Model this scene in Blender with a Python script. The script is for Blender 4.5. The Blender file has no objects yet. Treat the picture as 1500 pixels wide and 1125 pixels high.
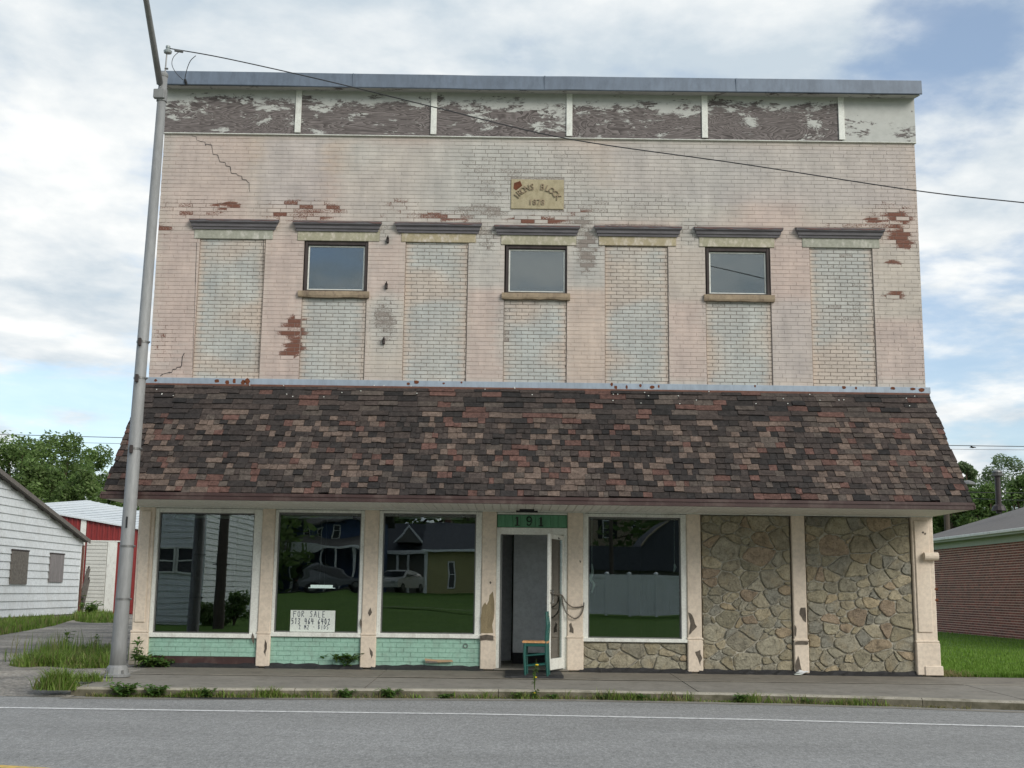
import bpy, math, random
from mathutils import Vector, Matrix, noise as mnoise
random.seed(7)
SC = bpy.context.scene
COL = SC.collection
rad = math.radians

# ------------------------------------------------------------------ camera
FPX, PITCH, ROLL = 1770.0, rad(9.75), rad(0.75)
CAM = Vector((0, -18.4, 1.155))
fw = Vector((0, math.cos(PITCH), math.sin(PITCH)))
r0 = Vector((1, 0, 0)); u0 = r0.cross(fw)
RT = r0 * math.cos(ROLL) + u0 * math.sin(ROLL)
UP = u0 * math.cos(ROLL) - r0 * math.sin(ROLL)
cd = bpy.data.cameras.new('camera'); cam = bpy.data.objects.new('camera', cd); COL.objects.link(cam)
cd.sensor_width = 36; cd.lens = FPX / 1500 * 36; cd.clip_start = 0.05; cd.clip_end = 3000
m = Matrix((RT, UP, -fw)).transposed().to_4x4(); m.translation = CAM
cam.matrix_world = m
SC.camera = cam

# ------------------------------------------------------------------ sky, sun, exposure
SUN_EL, SUN_AZ = rad(30), rad(139)          # azimuth clockwise from +Y (veiled sun behind the camera, to the right)
W = bpy.data.worlds.new('World'); SC.world = W; W.use_nodes = True
nt = W.node_tree; nt.nodes.clear()
def wn(t, **k):
    n = nt.nodes.new(t)
    for a, b in k.items(): setattr(n, a, b)
    return n
L = nt.links.new
out = wn('ShaderNodeOutputWorld')
sky = wn('ShaderNodeTexSky', sky_type='NISHITA', sun_disc=False, sun_elevation=SUN_EL, sun_rotation=SUN_AZ, air_density=1.0, dust_density=1.2, ozone_density=1.5)
bg1 = wn('ShaderNodeBackground'); bg1.inputs['Strength'].default_value = 0.105
L(sky.outputs[0], bg1.inputs['Color'])
tc = wn('ShaderNodeTexCoord')
sp = wn('ShaderNodeSeparateXYZ'); L(tc.outputs['Generated'], sp.inputs[0])
def wm(op, a, b=None, c=None):
    n = wn('ShaderNodeMath', operation=op)
    for i, x in enumerate((a, b, c)):
        if x is None: continue
        if isinstance(x, (int, float)): n.inputs[i].default_value = x
        else: L(x, n.inputs[i])
    return n.outputs[0]
zz = wm('ADD', wm('MAXIMUM', sp.outputs['Z'], 0.0), 0.16)
cb = wn('ShaderNodeCombineXYZ')
L(wm('DIVIDE', wm('MULTIPLY', sp.outputs['X'], -1.0), zz), cb.inputs[0]); L(wm('DIVIDE', sp.outputs['Y'], zz), cb.inputs[1])
def wnoise(scale, detail, rough, dist, off):
    mp = wn('ShaderNodeMapping'); mp.inputs['Location'].default_value = off
    L(cb.outputs[0], mp.inputs[0])
    n = wn('ShaderNodeTexNoise'); n.inputs['Scale'].default_value = scale; n.inputs['Detail'].default_value = detail
    n.inputs['Roughness'].default_value = rough; n.inputs['Distortion'].default_value = dist
    L(mp.outputs[0], n.inputs['Vector']); return n.outputs[0]
big = wnoise(0.50, 3.0, 0.5, 0.0, (7.3, 2.2, 1.0))
fine = wnoise(1.7, 14.0, 0.57, 0.12, (3.0, 1.0, 5.0))
puff = wnoise(6.0, 9.0, 0.55, 0.1, (2.0, 6.0, 1.0))
dens = wm('ADD', wm('ADD', wm('MULTIPLY', big, 0.50), wm('MULTIPLY', fine, 0.46)), wm('MULTIPLY', puff, 0.10))
cr = wn('ShaderNodeValToRGB'); L(dens, cr.inputs[0])
cr.color_ramp.interpolation = 'EASE'
cr.color_ramp.elements[0].position = 0.465; cr.color_ramp.elements[0].color = (0.24, 0.24, 0.24, 1)
cr.color_ramp.elements[1].position = 0.545; cr.color_ramp.elements[1].color = (1, 1, 1, 1)
shade = wm('ADD', wm('MULTIPLY', wnoise(1.3, 9.0, 0.58, 0.3, (5.0, 1.0, 2.0)), .72), wm('MULTIPLY', puff, .28))
cc = wn('ShaderNodeValToRGB'); L(shade, cc.inputs[0])
cc.color_ramp.elements[0].position = 0.40; cc.color_ramp.elements[0].color = (0.36, 0.415, 0.46, 1)
cc.color_ramp.elements[1].position = 0.56; cc.color_ramp.elements[1].color = (0.60, 0.61, 0.605, 1)
bg2 = wn('ShaderNodeBackground'); bg2.inputs['Strength'].default_value = 1.0; L(cc.outputs[0], bg2.inputs['Color'])
mx = wn('ShaderNodeMixShader'); L(cr.outputs[0], mx.inputs[0]); L(bg1.outputs[0], mx.inputs[1]); L(bg2.outputs[0], mx.inputs[2])
L(mx.outputs[0], out.inputs['Surface'])
sd = bpy.data.lights.new('sun', 'SUN'); sun = bpy.data.objects.new('sun', sd); COL.objects.link(sun)
sd.energy = 1.4; sd.angle = rad(30); sd.color = (1.0, 0.955, 0.89)
sdir = Vector((math.sin(SUN_AZ) * math.cos(SUN_EL), math.cos(SUN_AZ) * math.cos(SUN_EL), math.sin(SUN_EL)))
sun.rotation_euler = sdir.to_track_quat('Z', 'Y').to_euler()
VS = SC.view_settings
VS.view_transform = 'Standard'; VS.look = 'None'; VS.exposure = 0.74; VS.gamma = 1.0; VS.use_curve_mapping = False

# ------------------------------------------------------------------ pixel -> place
def ray(px, py): return fw * FPX + RT * (px - 750) + UP * (562.5 - py)
def P(px, py, Y=0.0):
    d = ray(px, py); return CAM + d * ((Y - CAM.y) / d.y)
def G(px, py, Z=0.0):
    d = ray(px, py); return CAM + d * ((Z - CAM.z) / d.z)
def PX(px, py, X):
    d = ray(px, py); return CAM + d * ((X - CAM.x) / d.x)
def rect(px0, py0, px1, py1, Y=0.0):
    mx_, my_ = (px0 + px1) / 2, (py0 + py1) / 2
    return P(px0, my_, Y).x, P(px1, my_, Y).x, P(mx_, py1, Y).z, P(mx_, py0, Y).z    # x0 x1 z0 z1

def srgb(r, g, b):
    def f(c):
        c /= 255.0
        return c / 12.92 if c <= 0.04045 else ((c + 0.055) / 1.055) ** 2.4
    return (f(r), f(g), f(b))

# ------------------------------------------------------------------ objects
LOCAL = set()
def tag(o, label=None, cat=None, group=None, kind=None):
    if label: o['label'] = label
    if cat: o['category'] = cat
    if group: o['group'] = group
    if kind: o['kind'] = kind
    return o
def thing(name, label, cat, loc=(0, 0, 0), group=None, local=False):
    o = bpy.data.objects.new(name, None); COL.objects.link(o); o.location = loc
    o.empty_display_size = 0.2
    if local: LOCAL.add(o)
    return tag(o, label, cat, group)
def set_parent(o, p):
    if p is None: return
    o.parent = p
    if p.type == 'EMPTY' and p not in LOCAL:
        o.matrix_parent_inverse = Matrix.Translation(-Vector(p.location))

class MB:
    def __init__(s): s.v = []; s.f = []; s.a = []; s.has = False
    def add(s, vs, fs, at=None):
        b = len(s.v); s.v.extend(tuple(v) for v in vs)
        s.f.extend(tuple(i + b for i in f) for f in fs)
        if at is None: s.a.extend([(0.5, 0.5, 0.5, 0.0, 0.0)] * len(vs))
        else:
            s.has = True
            if isinstance(at, list): s.a.extend(at)
            else: s.a.extend([at] * len(vs))
    def box(s, x0, x1, y0, y1, z0, z1, at=None):
        s.add([(x0,y0,z0),(x1,y0,z0),(x1,y1,z0),(x0,y1,z0),(x0,y0,z1),(x1,y0,z1),(x1,y1,z1),(x0,y1,z1)],
              [(0,3,2,1),(4,5,6,7),(0,1,5,4),(1,2,6,5),(2,3,7,6),(3,0,4,7)], at)
    def cbox(s, x0, x1, y0, y1, z0, z1, b=0.006, at=None, M=None):
        b = min(b, (x1-x0)*.45, (y1-y0)*.45, (z1-z0)*.45)
        vs = []; idx = {}
        X = (x0, x1); Y = (y0, y1); Z = (z0, z1)
        for i in (0, 1):
            for j in (0, 1):
                for k in (0, 1):
                    sx, sy, sz = (b if i == 0 else -b), (b if j == 0 else -b), (b if k == 0 else -b)
                    idx[i,j,k,0] = len(vs); vs.append((X[i], Y[j]+sy, Z[k]+sz))
                    idx[i,j,k,1] = len(vs); vs.append((X[i]+sx, Y[j], Z[k]+sz))
                    idx[i,j,k,2] = len(vs); vs.append((X[i]+sx, Y[j]+sy, Z[k]))
        fs = []
        for i in (0, 1):
            q = [(i,0,0),(i,1,0),(i,1,1),(i,0,1)]; fs.append(tuple(idx[(*t,0)] for t in (q if i else q[::-1])))
            q = [(0,i,0),(0,i,1),(1,i,1),(1,i,0)]; fs.append(tuple(idx[(*t,1)] for t in (q if i else q[::-1])))
            q = [(0,0,i),(1,0,i),(1,1,i),(0,1,i)]; fs.append(tuple(idx[(*t,2)] for t in (q if i else q[::-1])))
        for i in (0, 1):
            for j in (0, 1):
                f = (idx[i,j,0,0], idx[i,j,1,0], idx[i,j,1,1], idx[i,j,0,1]); fs.append(f if i != j else f[::-1])
                f = (idx[i,0,j,0], idx[i,0,j,2], idx[i,1,j,2], idx[i,1,j,0]); fs.append(f if i != j else f[::-1])
                f = (idx[0,i,j,1], idx[1,i,j,1], idx[1,i,j,2], idx[0,i,j,2]); fs.append(f if i != j else f[::-1])
                for k in (0, 1):
                    f = (idx[i,j,k,0], idx[i,j,k,1], idx[i,j,k,2]); fs.append(f if (i+j+k) % 2 else f[::-1])
        if M is not None: vs = [M @ Vector(v) for v in vs]
        s.add(vs, fs, at)
    def tube(s, pts, r, n=8, caps=True, at=None):
        pts = [Vector(p) for p in pts]
        rs = r if isinstance(r, (list, tuple)) else [r] * len(pts)
        vs = []; fs = []
        ref = None
        for i, p in enumerate(pts):
            d = (pts[min(i+1, len(pts)-1)] - pts[max(i-1, 0)]).normalized()
            if ref is None: ref = Vector((1,0,0)) if abs(d.x) < .8 else Vector((0,0,1))
            a = d.cross(ref).normalized(); b = d.cross(a); ref = b.cross(d) if False else ref
            for k in range(n):
                t = 2*math.pi*k/n
                vs.append(p + a*(math.cos(t)*rs[i]) + b*(math.sin(t)*rs[i]))
        for i in range(len(pts)-1):
            for k in range(n):
                fs.append((i*n+k, i*n+(k+1)%n, (i+1)*n+(k+1)%n, (i+1)*n+k))
        if caps:
            fs.append(tuple(range(n))[::-1]); fs.append(tuple(range((len(pts)-1)*n, len(pts)*n)))
        s.add(vs, fs, at)
    def lathe(s, c, prof, n=16, at=None):
        c = Vector(c); vs = []; fs = []
        for (r, z) in prof:
            for k in range(n):
                t = 2*math.pi*k/n; vs.append((c.x+r*math.cos(t), c.y+r*math.sin(t), c.z+z))
        for i in range(len(prof)-1):
            for k in range(n): fs.append((i*n+k, i*n+(k+1)%n, (i+1)*n+(k+1)%n, (i+1)*n+k))
        fs.append(tuple(range(n))[::-1]); fs.append(tuple(range((len(prof)-1)*n, len(prof)*n)))
        s.add(vs, fs, at)
    def prism(s, pts, off, at=None):           # polygon (3-D points) swept by the vector off
        n = len(pts); off = Vector(off); pts = [Vector(p) for p in pts]
        s.add(pts + [p+off for p in pts], [tuple(range(n))[::-1], tuple(range(n, 2*n))] + [(i, (i+1)%n, n+(i+1)%n, n+i) for i in range(n)], at)
    def mesh(s, name, mat, smooth=False):
        me = bpy.data.meshes.new(name); me.from_pydata(s.v, [], s.f)
        if s.has:
            flat = []
            for a in s.a: flat.extend((a[0], a[1], a[2], 1.0))
            me.attributes.new('tint', 'FLOAT_COLOR', 'POINT'); me.attributes['tint'].data.foreach_set('color', flat)
            me.attributes.new('peel', 'FLOAT', 'POINT'); me.attributes['peel'].data.foreach_set('value', [a[3] for a in s.a])
            me.attributes.new('under', 'FLOAT', 'POINT'); me.attributes['under'].data.foreach_set('value', [a[4] for a in s.a])
        if smooth: me.polygons.foreach_set('use_smooth', [True]*len(me.polygons))
        me.materials.append(mat); me.update(); return me
    def build(s, name, mat, parent=None, smooth=False, fix=False):
        me = s.mesh(name, mat, smooth)
        if fix:
            import bmesh
            bm = bmesh.new(); bm.from_mesh(me); bmesh.ops.recalc_face_normals(bm, faces=bm.faces); bm.to_mesh(me); bm.free()
        o = bpy.data.objects.new(name, me); COL.objects.link(o); set_parent(o, parent); return o
def one(name, mat, parent, fn, *a, smooth=False, fix=False, **k):
    b = MB(); getattr(b, fn)(*a, **k); return b.build(name, mat, parent, smooth, fix)
def cb(name, mat, parent, x0, x1, y0, y1, z0, z1, b=0.006): return one(name, mat, parent, 'cbox', x0, x1, y0, y1, z0, z1, b)
def copy_tree(o, parent=None):
    c = o.copy(); COL.objects.link(c)
    if o in LOCAL: LOCAL.add(c)
    if parent: c.parent = parent
    for ch in o.children: copy_tree(ch, c)
    return c
def struct(o): o['kind'] = 'structure'; return o

# ------------------------------------------------------------------ materials
class NT:
    def __init__(s, name):
        s.m = bpy.data.materials.new(name); s.m.use_nodes = True; s.t = s.m.node_tree
        s.b = s.t.nodes['Principled BSDF']; s.o = s.t.nodes['Material Output']; s.co = None
    def n(s, t, **k):
        x = s.t.nodes.new(t)
        for a, b in k.items(): setattr(x, a, b)
        return x
    def l(s, a, b): s.t.links.new(a, b)
    def put(s, x, sock):
        if isinstance(x, (int, float)): sock.default_value = x
        elif isinstance(x, tuple): sock.default_value = (*x, 1.0) if len(x) == 3 and sock.type == 'RGBA' else x
        else: s.l(x, sock)
    def coord(s, scale=(1,1,1)):
        if s.co is None: s.co = s.n('ShaderNodeTexCoord').outputs['Object']
        if scale == (1,1,1): return s.co
        mp = s.n('ShaderNodeMapping'); mp.inputs['Scale'].default_value = scale; s.l(s.co, mp.inputs[0]); return mp.outputs[0]
    def noise(s, scale, detail=6, rough=.6, stretch=(1,1,1), dist=0.0, vec=None):
        x = s.n('ShaderNodeTexNoise'); x.inputs['Scale'].default_value = scale; x.inputs['Detail'].default_value = detail
        x.inputs['Roughness'].default_value = rough; x.inputs['Distortion'].default_value = dist
        s.l(vec if vec is not None else s.coord(stretch), x.inputs['Vector']); return x.outputs[0]
    def ramp(s, x, *stops):
        r = s.n('ShaderNodeValToRGB'); s.l(x, r.inputs[0]); e = r.color_ramp.elements
        while len(e) < len(stops): e.new(.5)
        for i, (p, c) in enumerate(stops):
            e[i].position = p; e[i].color = (c, c, c, 1) if isinstance(c, (int, float)) else (*c, 1)
        return r.outputs[0]
    def mix(s, f, a, b, mode='MIX'):
        x = s.n('ShaderNodeMix', data_type='RGBA', blend_type=mode)
        s.put(f, x.inputs[0]); s.put(a, x.inputs[6]); s.put(b, x.inputs[7]); return x.outputs[2]
    def math(s, op, a, b=None, c=None):
        x = s.n('ShaderNodeMath', operation=op)
        for i, v in enumerate((a, b, c)):
            if v is not None: s.put(v, x.inputs[i])
        return x.outputs[0]
    def attr(s, name): return s.n('ShaderNodeAttribute', attribute_name=name)
    def bump(s, h, strength=.3, dist=.01):
        x = s.n('ShaderNodeBump'); x.inputs['Strength'].default_value = strength; x.inputs['Distance'].default_value = dist
        s.l(h, x.inputs['Height']); s.l(x.outputs[0], s.b.inputs['Normal'])
    def done(s, col=None, rough=.8, metal=0.0, spec=None):
        if col is not None: s.put(col, s.b.inputs['Base Color'])
        s.put(rough, s.b.inputs['Roughness']); s.b.inputs['Metallic'].default_value = metal
        if spec is not None: s.b.inputs['Specular IOR Level'].default_value = spec
        return s.m
def plain(name, col, rough=.8, var=.25, scale=6, bump=.15, bdist=.004, metal=0.0, stretch=(1,1,1), dirt=None, spec=None, tint=False):
    t = NT(name)
    a = tuple(c*(1-var) for c in col); b = tuple(min(1, c*(1+var)) for c in col)
    n1 = t.noise(scale, 7, .62, stretch); n2 = t.noise(scale*9, 4, .6, stretch)
    c = t.mix(t.ramp(n1, (.3, 0.0), (.7, 1.0)), a, b)
    if tint:
        f = t.ramp(n1, (.25, 1-var), (.75, 1+var)); c = t.mix(1.0, t.attr('tint').outputs['Color'], f, 'MULTIPLY')
    c = t.mix(t.math('MULTIPLY', t.ramp(n2, (.35, 1.0), (.6, 0.0)), .35), c, tuple(x*.55 for x in col) if not tint else (.5,.5,.5), 'MIX' if not tint else 'MULTIPLY')
    if dirt:
        dcol, amount, ds = dirt
        c = t.mix(t.math('MULTIPLY', t.ramp(t.noise(ds, 8, .68, (1, 1, .6)), (.50, 0.0), (.66, 1.0)), amount), c, dcol)
    if bump: t.bump(t.math('ADD', n1, t.math('MULTIPLY', n2, .6)), bump, bdist)
    return t.done(c, rough, metal, spec)

M = {}
# painted brick: coats of pink, cream and pale blue paint, chipped back to red brick or grey
t = NT('painted_brick')
st = (1, 1, 2.2)
tint = t.attr('tint').outputs['Color']; peel = t.attr('peel').outputs['Fac']; under = t.attr('under').outputs['Fac']
n1 = t.noise(2.2, 6, .6); n2 = t.noise(38, 9, .74, st); n3 = t.noise(90, 4, .6, st)
c = t.mix(1.0, tint, t.ramp(n1, (.28, (.80, .80, .81)), (.72, (1.05, 1.04, 1.02))), 'MULTIPLY')
c = t.mix(1.0, c, t.ramp(t.noise(3.0, 6, .65, (2.2, 1, .35)), (.3, .86), (.62, 1.03)), 'MULTIPLY')
c = t.mix(t.math('MULTIPLY', t.ramp(t.noise(7, 8, .7, (.5, 1, 3.0)), (.54, 0.0), (.70, 1.0)), .30), c, (.40, .375, .345))
c = t.mix(t.math('MULTIPLY', t.ramp(n3, (.52, 0.0), (.72, 1.0)), .22), c, (.32, .29, .26))
mask = t.ramp(t.math('ADD', t.math('MULTIPLY', n2, .8), t.math('SUBTRACT', peel, .20)), (.49, 0.0), (.53, 1.0))
red = t.mix(t.noise(40, 5, .6), (.23, .095, .062), (.12, .062, .048))
grey = t.mix(t.noise(50, 5, .6), (.16, .14, .12), (.36, .33, .30))
ucol = t.mix(under, grey, red)
c = t.mix(mask, c, ucol)
t.bump(t.math('SUBTRACT', t.math('ADD', n2, t.math('MULTIPLY', n3, .5)), mask), .35, .004)
M['pbrick'] = t.done(c, .82, spec=.3)
# green painted brick of the bulkheads
M['green'] = plain('green_painted_brick', srgb(148, 186, 168), .6, .08, 3, .2, dirt=((.20, .22, .18), .25, 5))
M['number_green'] = plain('dark_green_board', srgb(86, 142, 108), .55, .2, 4, .15, stretch=(6, 1, 1))
M['redbrick'] = plain('dark_red_brick', srgb(104, 60, 50), .85, .25, 3, .25, tint=True)
M['mortar_lt'] = plain('pale_mortar', srgb(224, 200, 182), .9, .2, 8)
M['mortar_dk'] = plain('stone_mortar', srgb(172, 167, 152), .95, .25, 12, .5, .008, dirt=((.06, .055, .05), .5, 7))
M['cream'] = plain('cream_pillar_paint', srgb(220, 205, 186), .72, .05, 2.2, .25, .004, dirt=((.45, .36, .28), .22, 4.5))
M['white'] = plain('white_trim_paint', srgb(226, 227, 219), .6, .06, 4, .15, dirt=((.36, .33, .29), .4, 6))
M['soffit'] = plain('soffit_paint', srgb(228, 226, 216), .7, .06, 3, .1)
M['fascia'] = plain('dark_brown_fascia', srgb(66, 45, 42), .45, .2, 3, .1, stretch=(1, 1, 4), dirt=((.16, .12, .10), .4, 4))
M['bluemetal'] = plain('blue_grey_metal', srgb(104, 115, 129), .5, .14, 1.6, .08, stretch=(1, 1, .25), dirt=(srgb(82, 92, 105), .5, 7), metal=.15)
M['flash'] = plain('pale_blue_flashing', srgb(152, 164, 176), .5, .12, 1.6, .08, stretch=(1, 1, .25), metal=.1)
M['rustspot'] = plain('rust', srgb(104, 58, 34), .9, .35, 20, .4)
M['ridge'] = plain('rusty_drip_strip', srgb(104, 68, 54), .7, .3, 9, .2)
M['hood_top'] = plain('weathered_hood_top', srgb(112, 84, 78), .85, .4, 18, .5, stretch=(.3, 1, 1), dirt=(srgb(84, 84, 92), .8, 12))
M['hood'] = plain('slate_hood_paint', srgb(104, 101, 104), .75, .25, 14, .3, stretch=(.25, 1, 1))
M['lintel_a'] = plain('green_ochre_stone', srgb(166, 161, 138), .85, .13, 3, .3, dirt=((.62, .56, .48), .85, 11))
M['lintel_b'] = plain('ochre_stone', srgb(170, 158, 130), .85, .15, 3, .3, dirt=((.62, .56, .50), .85, 11))
M['lintel_c'] = plain('grey_green_stone', srgb(160, 160, 146), .85, .15, 3, .3, dirt=((.58, .56, .50), .85, 9))
M['sill'] = plain('sill_stone', srgb(150, 134, 112), .9, .25, 8, .6, .01, dirt=((.12, .08, .06), .6, 9))
M['plaque'] = plain('tan_date_stone', srgb(172, 161, 132), .85, .12, 6, .35, dirt=(srgb(136, 124, 96), .6, 14))
M['darkframe'] = plain('dark_weathered_wood', srgb(62, 54, 52), .8, .4, 9, .4, stretch=(1, 1, .3))
M['tar'] = plain('black_tar', (.022, .022, .024), .7, .4, 12, .6, .01)
M['patch'] = plain('bare_grey_patch', srgb(98, 90, 80), .9, .35, 16, .5, dirt=(srgb(66, 58, 52), .8, 12))
M['patchtan'] = plain('bare_tan_plaster', srgb(140, 126, 98), .95, .25, 14, .9, .012, stretch=(1, 1, .3))
M['pole'] = plain('aluminium_pole', srgb(140, 141, 140), .6, .10, 3, .05, metal=.08, dirt=(srgb(120, 120, 118), .5, 4), stretch=(1, 1, .2))
M['steel'] = plain('galvanised_steel', srgb(120, 120, 118), .45, .2, 12, .1, metal=.5)
M['dark'] = plain('black_rubber', (.015, .016, .017), .75, .4, 20, .3)
M['wire'] = plain('black_wire', (.03, .03, .032), .6, .2, 20, 0)
M['porcelain'] = plain('grey_porcelain', srgb(150, 158, 158), .3, .1, 8, 0)
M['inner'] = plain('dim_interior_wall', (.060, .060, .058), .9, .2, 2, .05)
M['hallwall'] = plain('grey_hall_wall', srgb(226, 229, 230), .85, .04, 2, .05)
M['chair'] = plain('teal_green_paint', srgb(22, 82, 74), .4, .2, 9, .1)
M['seat'] = plain('tan_woven_seat', srgb(196, 146, 98), .8, .25, 30, .5, stretch=(1, 4, 1))
M['paper'] = plain('white_card', srgb(216, 222, 214), .8, .04, 8, 0)
M['ink'] = plain('dark_ink', srgb(58, 66, 84), .8, .2, 30, 0)
M['digit'] = plain('black_digit', (.012, .016, .014), .5, .2, 20, 0)
M['chain'] = plain('rusty_chain', srgb(112, 104, 94), .6, .3, 30, .2, metal=.4)
M['siding'] = plain('white_siding', srgb(224, 227, 227), .7, .04, 1.2, .12, dirt=((.55, .55, .53), .5, 2.0))
M['osb'] = plain('weathered_board', srgb(112, 106, 98), .9, .45, 14, .4)
M['ply'] = plain('grey_plywood', srgb(136, 130, 128), .9, .25, 8, .3, stretch=(1, 1, .2))
M['barnred'] = plain('red_metal', srgb(134, 46, 44), .5, .12, 2, .05)
M['barnroof'] = plain('white_metal_roof', srgb(206, 212, 214), .45, .08, 2, .05)
M['rolldoor'] = plain('white_roll_door', srgb(204, 204, 196), .6, .08, 2, .05)
M['plank'] = plain('grey_plank', srgb(110, 104, 98), .9, .4, 8, .4, stretch=(4, 4, .4))
M['roofgrey'] = plain('grey_asphalt_roof', srgb(112, 108, 104), .95, .2, 9, .4, .01, dirt=(srgb(84, 80, 78), .6, 30))
M['trimgreen'] = plain('pale_green_trim', srgb(176, 186, 172), .6, .05, 3, .05)
M['pipe'] = plain('brown_pipe', srgb(48, 38, 37), .5, .2, 9, .1)
M['timber'] = plain('pole_timber', srgb(78, 68, 60), .9, .3, 7, .4, stretch=(4, 4, .3))
M['bark'] = plain('bark', srgb(88, 74, 60), .95, .3, 6, .6, .02, stretch=(3, 3, .5))
M['litter'] = plain('white_plastic', srgb(214, 216, 216), .4, .1, 20, .3)
M['woodbit'] = plain('bare_wood', srgb(172, 146, 116), .8, .25, 14, .3, stretch=(.3, 1, 1))
M['bird'] = plain('dark_feathers', srgb(48, 44, 42), .8, .3, 20, 0)
M['blueh'] = plain('blue_shingle_wall', srgb(64, 84, 118), .8, .15, 4, .2)
M['yellowh'] = plain('olive_yellow_siding', srgb(176, 168, 118), .8, .08, 3, .1)
M['beigeh'] = plain('beige_wall', srgb(170, 152, 132), .8, .15, 4, .2)
M['greyh'] = plain('grey_wall', srgb(120, 118, 112), .8, .12, 4, .2)
M['darkroof'] = plain('dark_shingle_roof', srgb(72, 74, 80), .9, .2, 6, .2)
M['vinyl'] = plain('white_vinyl', srgb(240, 241, 241), .5, .03, 2, .03)
M['glassdark'] = plain('dark_glass', (.03, .035, .04), .08, .1, 4, 0)
M['carwhite'] = plain('white_car_paint', srgb(222, 222, 220), .25, .03, 2, 0)
M['cargrey'] = plain('grey_car_paint', srgb(110, 112, 116), .25, .05, 2, 0, metal=.3)
M['tyre'] = plain('tyre', (.02, .02, .02), .9, .2, 9, .1)
M['flower'] = plain('yellow_petals', srgb(236, 200, 40), .7, .1, 20, 0)

t = NT('leaves')
tint = t.attr('tint').outputs['Color']
tb = t.n('ShaderNodeBsdfTranslucent'); t.l(tint, tb.inputs[0]); ms = t.n('ShaderNodeMixShader'); ms.inputs[0].default_value = .45
t.done(tint, .6, spec=.25); t.l(t.b.outputs[0], ms.inputs[1]); t.l(tb.outputs[0], ms.inputs[2]); t.l(ms.outputs[0], t.o.inputs[0])
M['leaf'] = t.m

t = NT('shingle')
tint = t.attr('tint').outputs['Color']
n1 = t.noise(17, 8, .72); n2 = t.noise(120, 3, .7); n3 = t.noise(1.3, 5, .6)
c = t.mix(1.0, tint, t.ramp(n1, (.30, .45), (.70, 1.45)), 'MULTIPLY')
c = t.mix(1.0, c, t.ramp(n2, (.3, .45), (.7, 1.55)), 'MULTIPLY')
c = t.mix(t.math('MULTIPLY', t.ramp(n3, (.48, 0.0), (.7, 1.0)), .35), c, (.022, .022, .024))
t.bump(t.math('ADD', n1, n2), .5, .005)
M['shingle'] = t.done(c, .95, spec=.2)

t = NT('rubble_stone')
tint = t.attr('tint').outputs['Color']
n1 = t.noise(9, 9, .72, dist=.4); n2 = t.noise(38, 8, .75); n3 = t.noise(4, 5, .65)
c = t.mix(1.0, tint, t.ramp(n1, (.30, .42), (.48, .95), (.72, 1.38)), 'MULTIPLY')
c = t.mix(t.math('MULTIPLY', t.ramp(n2, (.52, 0.0), (.64, 1.0)), .65), c, (.055, .055, .045))
c = t.mix(t.math('MULTIPLY', t.ramp(n3, (.52, 0.0), (.66, 1.0)), .35), c, srgb(164, 146, 112))
c = t.mix(t.math('MULTIPLY', t.ramp(n2, (.30, 1.0), (.42, 0.0)), .35), c, (.42, .42, .38))
t.bump(t.math('ADD', n1, t.math('MULTIPLY', n2, .7)), 1.0, .035)
M['stone'] = t.done(c, .9, spec=.2)

def plywood(name, amount):
    t = NT(name)
    gen = t.n('ShaderNodeTexCoord').outputs['Generated']
    sep = t.n('ShaderNodeSeparateXYZ'); t.l(gen, sep.inputs[0])
    oi = t.n('ShaderNodeObjectInfo').outputs['Random']
    va = t.n('ShaderNodeVectorMath', operation='ADD'); t.l(t.coord(), va.inputs[0])
    cx = t.n('ShaderNodeCombineXYZ'); t.l(t.math('MULTIPLY', oi, 37.0), cx.inputs[1]); t.l(cx.outputs[0], va.inputs[1])
    wv = t.n('ShaderNodeMapping'); wv.inputs['Scale'].default_value = (.55, 1, 2.6); t.l(va.outputs[0], wv.inputs[0])
    base = t.noise(1.5, 3, .5, vec=wv.outputs[0], dist=.9)
    rings = t.math('FRACT', t.math('MULTIPLY', base, 24.0))
    fib = t.n('ShaderNodeMapping'); fib.inputs['Scale'].default_value = (3, 1, 60); t.l(va.outputs[0], fib.inputs[0])
    fn = t.noise(2, 5, .6, vec=fib.outputs[0])
    wood = t.mix(t.ramp(rings, (.0, 0.0), (.85, 1.0)), srgb(84, 78, 76), srgb(134, 126, 124))
    wood = t.mix(t.math('MULTIPLY', t.ramp(fn, (.4, 0.0), (.7, 1.0)), .55), wood, srgb(62, 58, 58))
    pm = t.n('ShaderNodeMapping'); pm.inputs['Scale'].default_value = (1.0, 1, 2.4); t.l(va.outputs[0], pm.inputs[0])
    pn = t.noise(2.3, 10, .72, vec=pm.outputs[0], dist=.3)
    edge = t.math('ADD', t.math('MULTIPLY', pn, .85), t.math('ADD', t.math('MULTIPLY', t.math('POWER', sep.outputs['Z'], 3.0), .22), t.math('MULTIPLY', rings, .05)))
    mask = t.ramp(edge, (.60 - amount, 0.0), (.64 - amount, 1.0))
    c = t.mix(mask, wood, t.mix(t.noise(9, 5), srgb(172, 173, 168), srgb(198, 198, 193)))
    t.bump(t.math('ADD', t.math('MULTIPLY', rings, .4), mask), .3, .004)
    return t.done(c, .85, spec=.2)
M['plywood'] = plywood('weathered_plywood', 0.085)
M['plywhite'] = plywood('peeling_white_board', 0.22)

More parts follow.
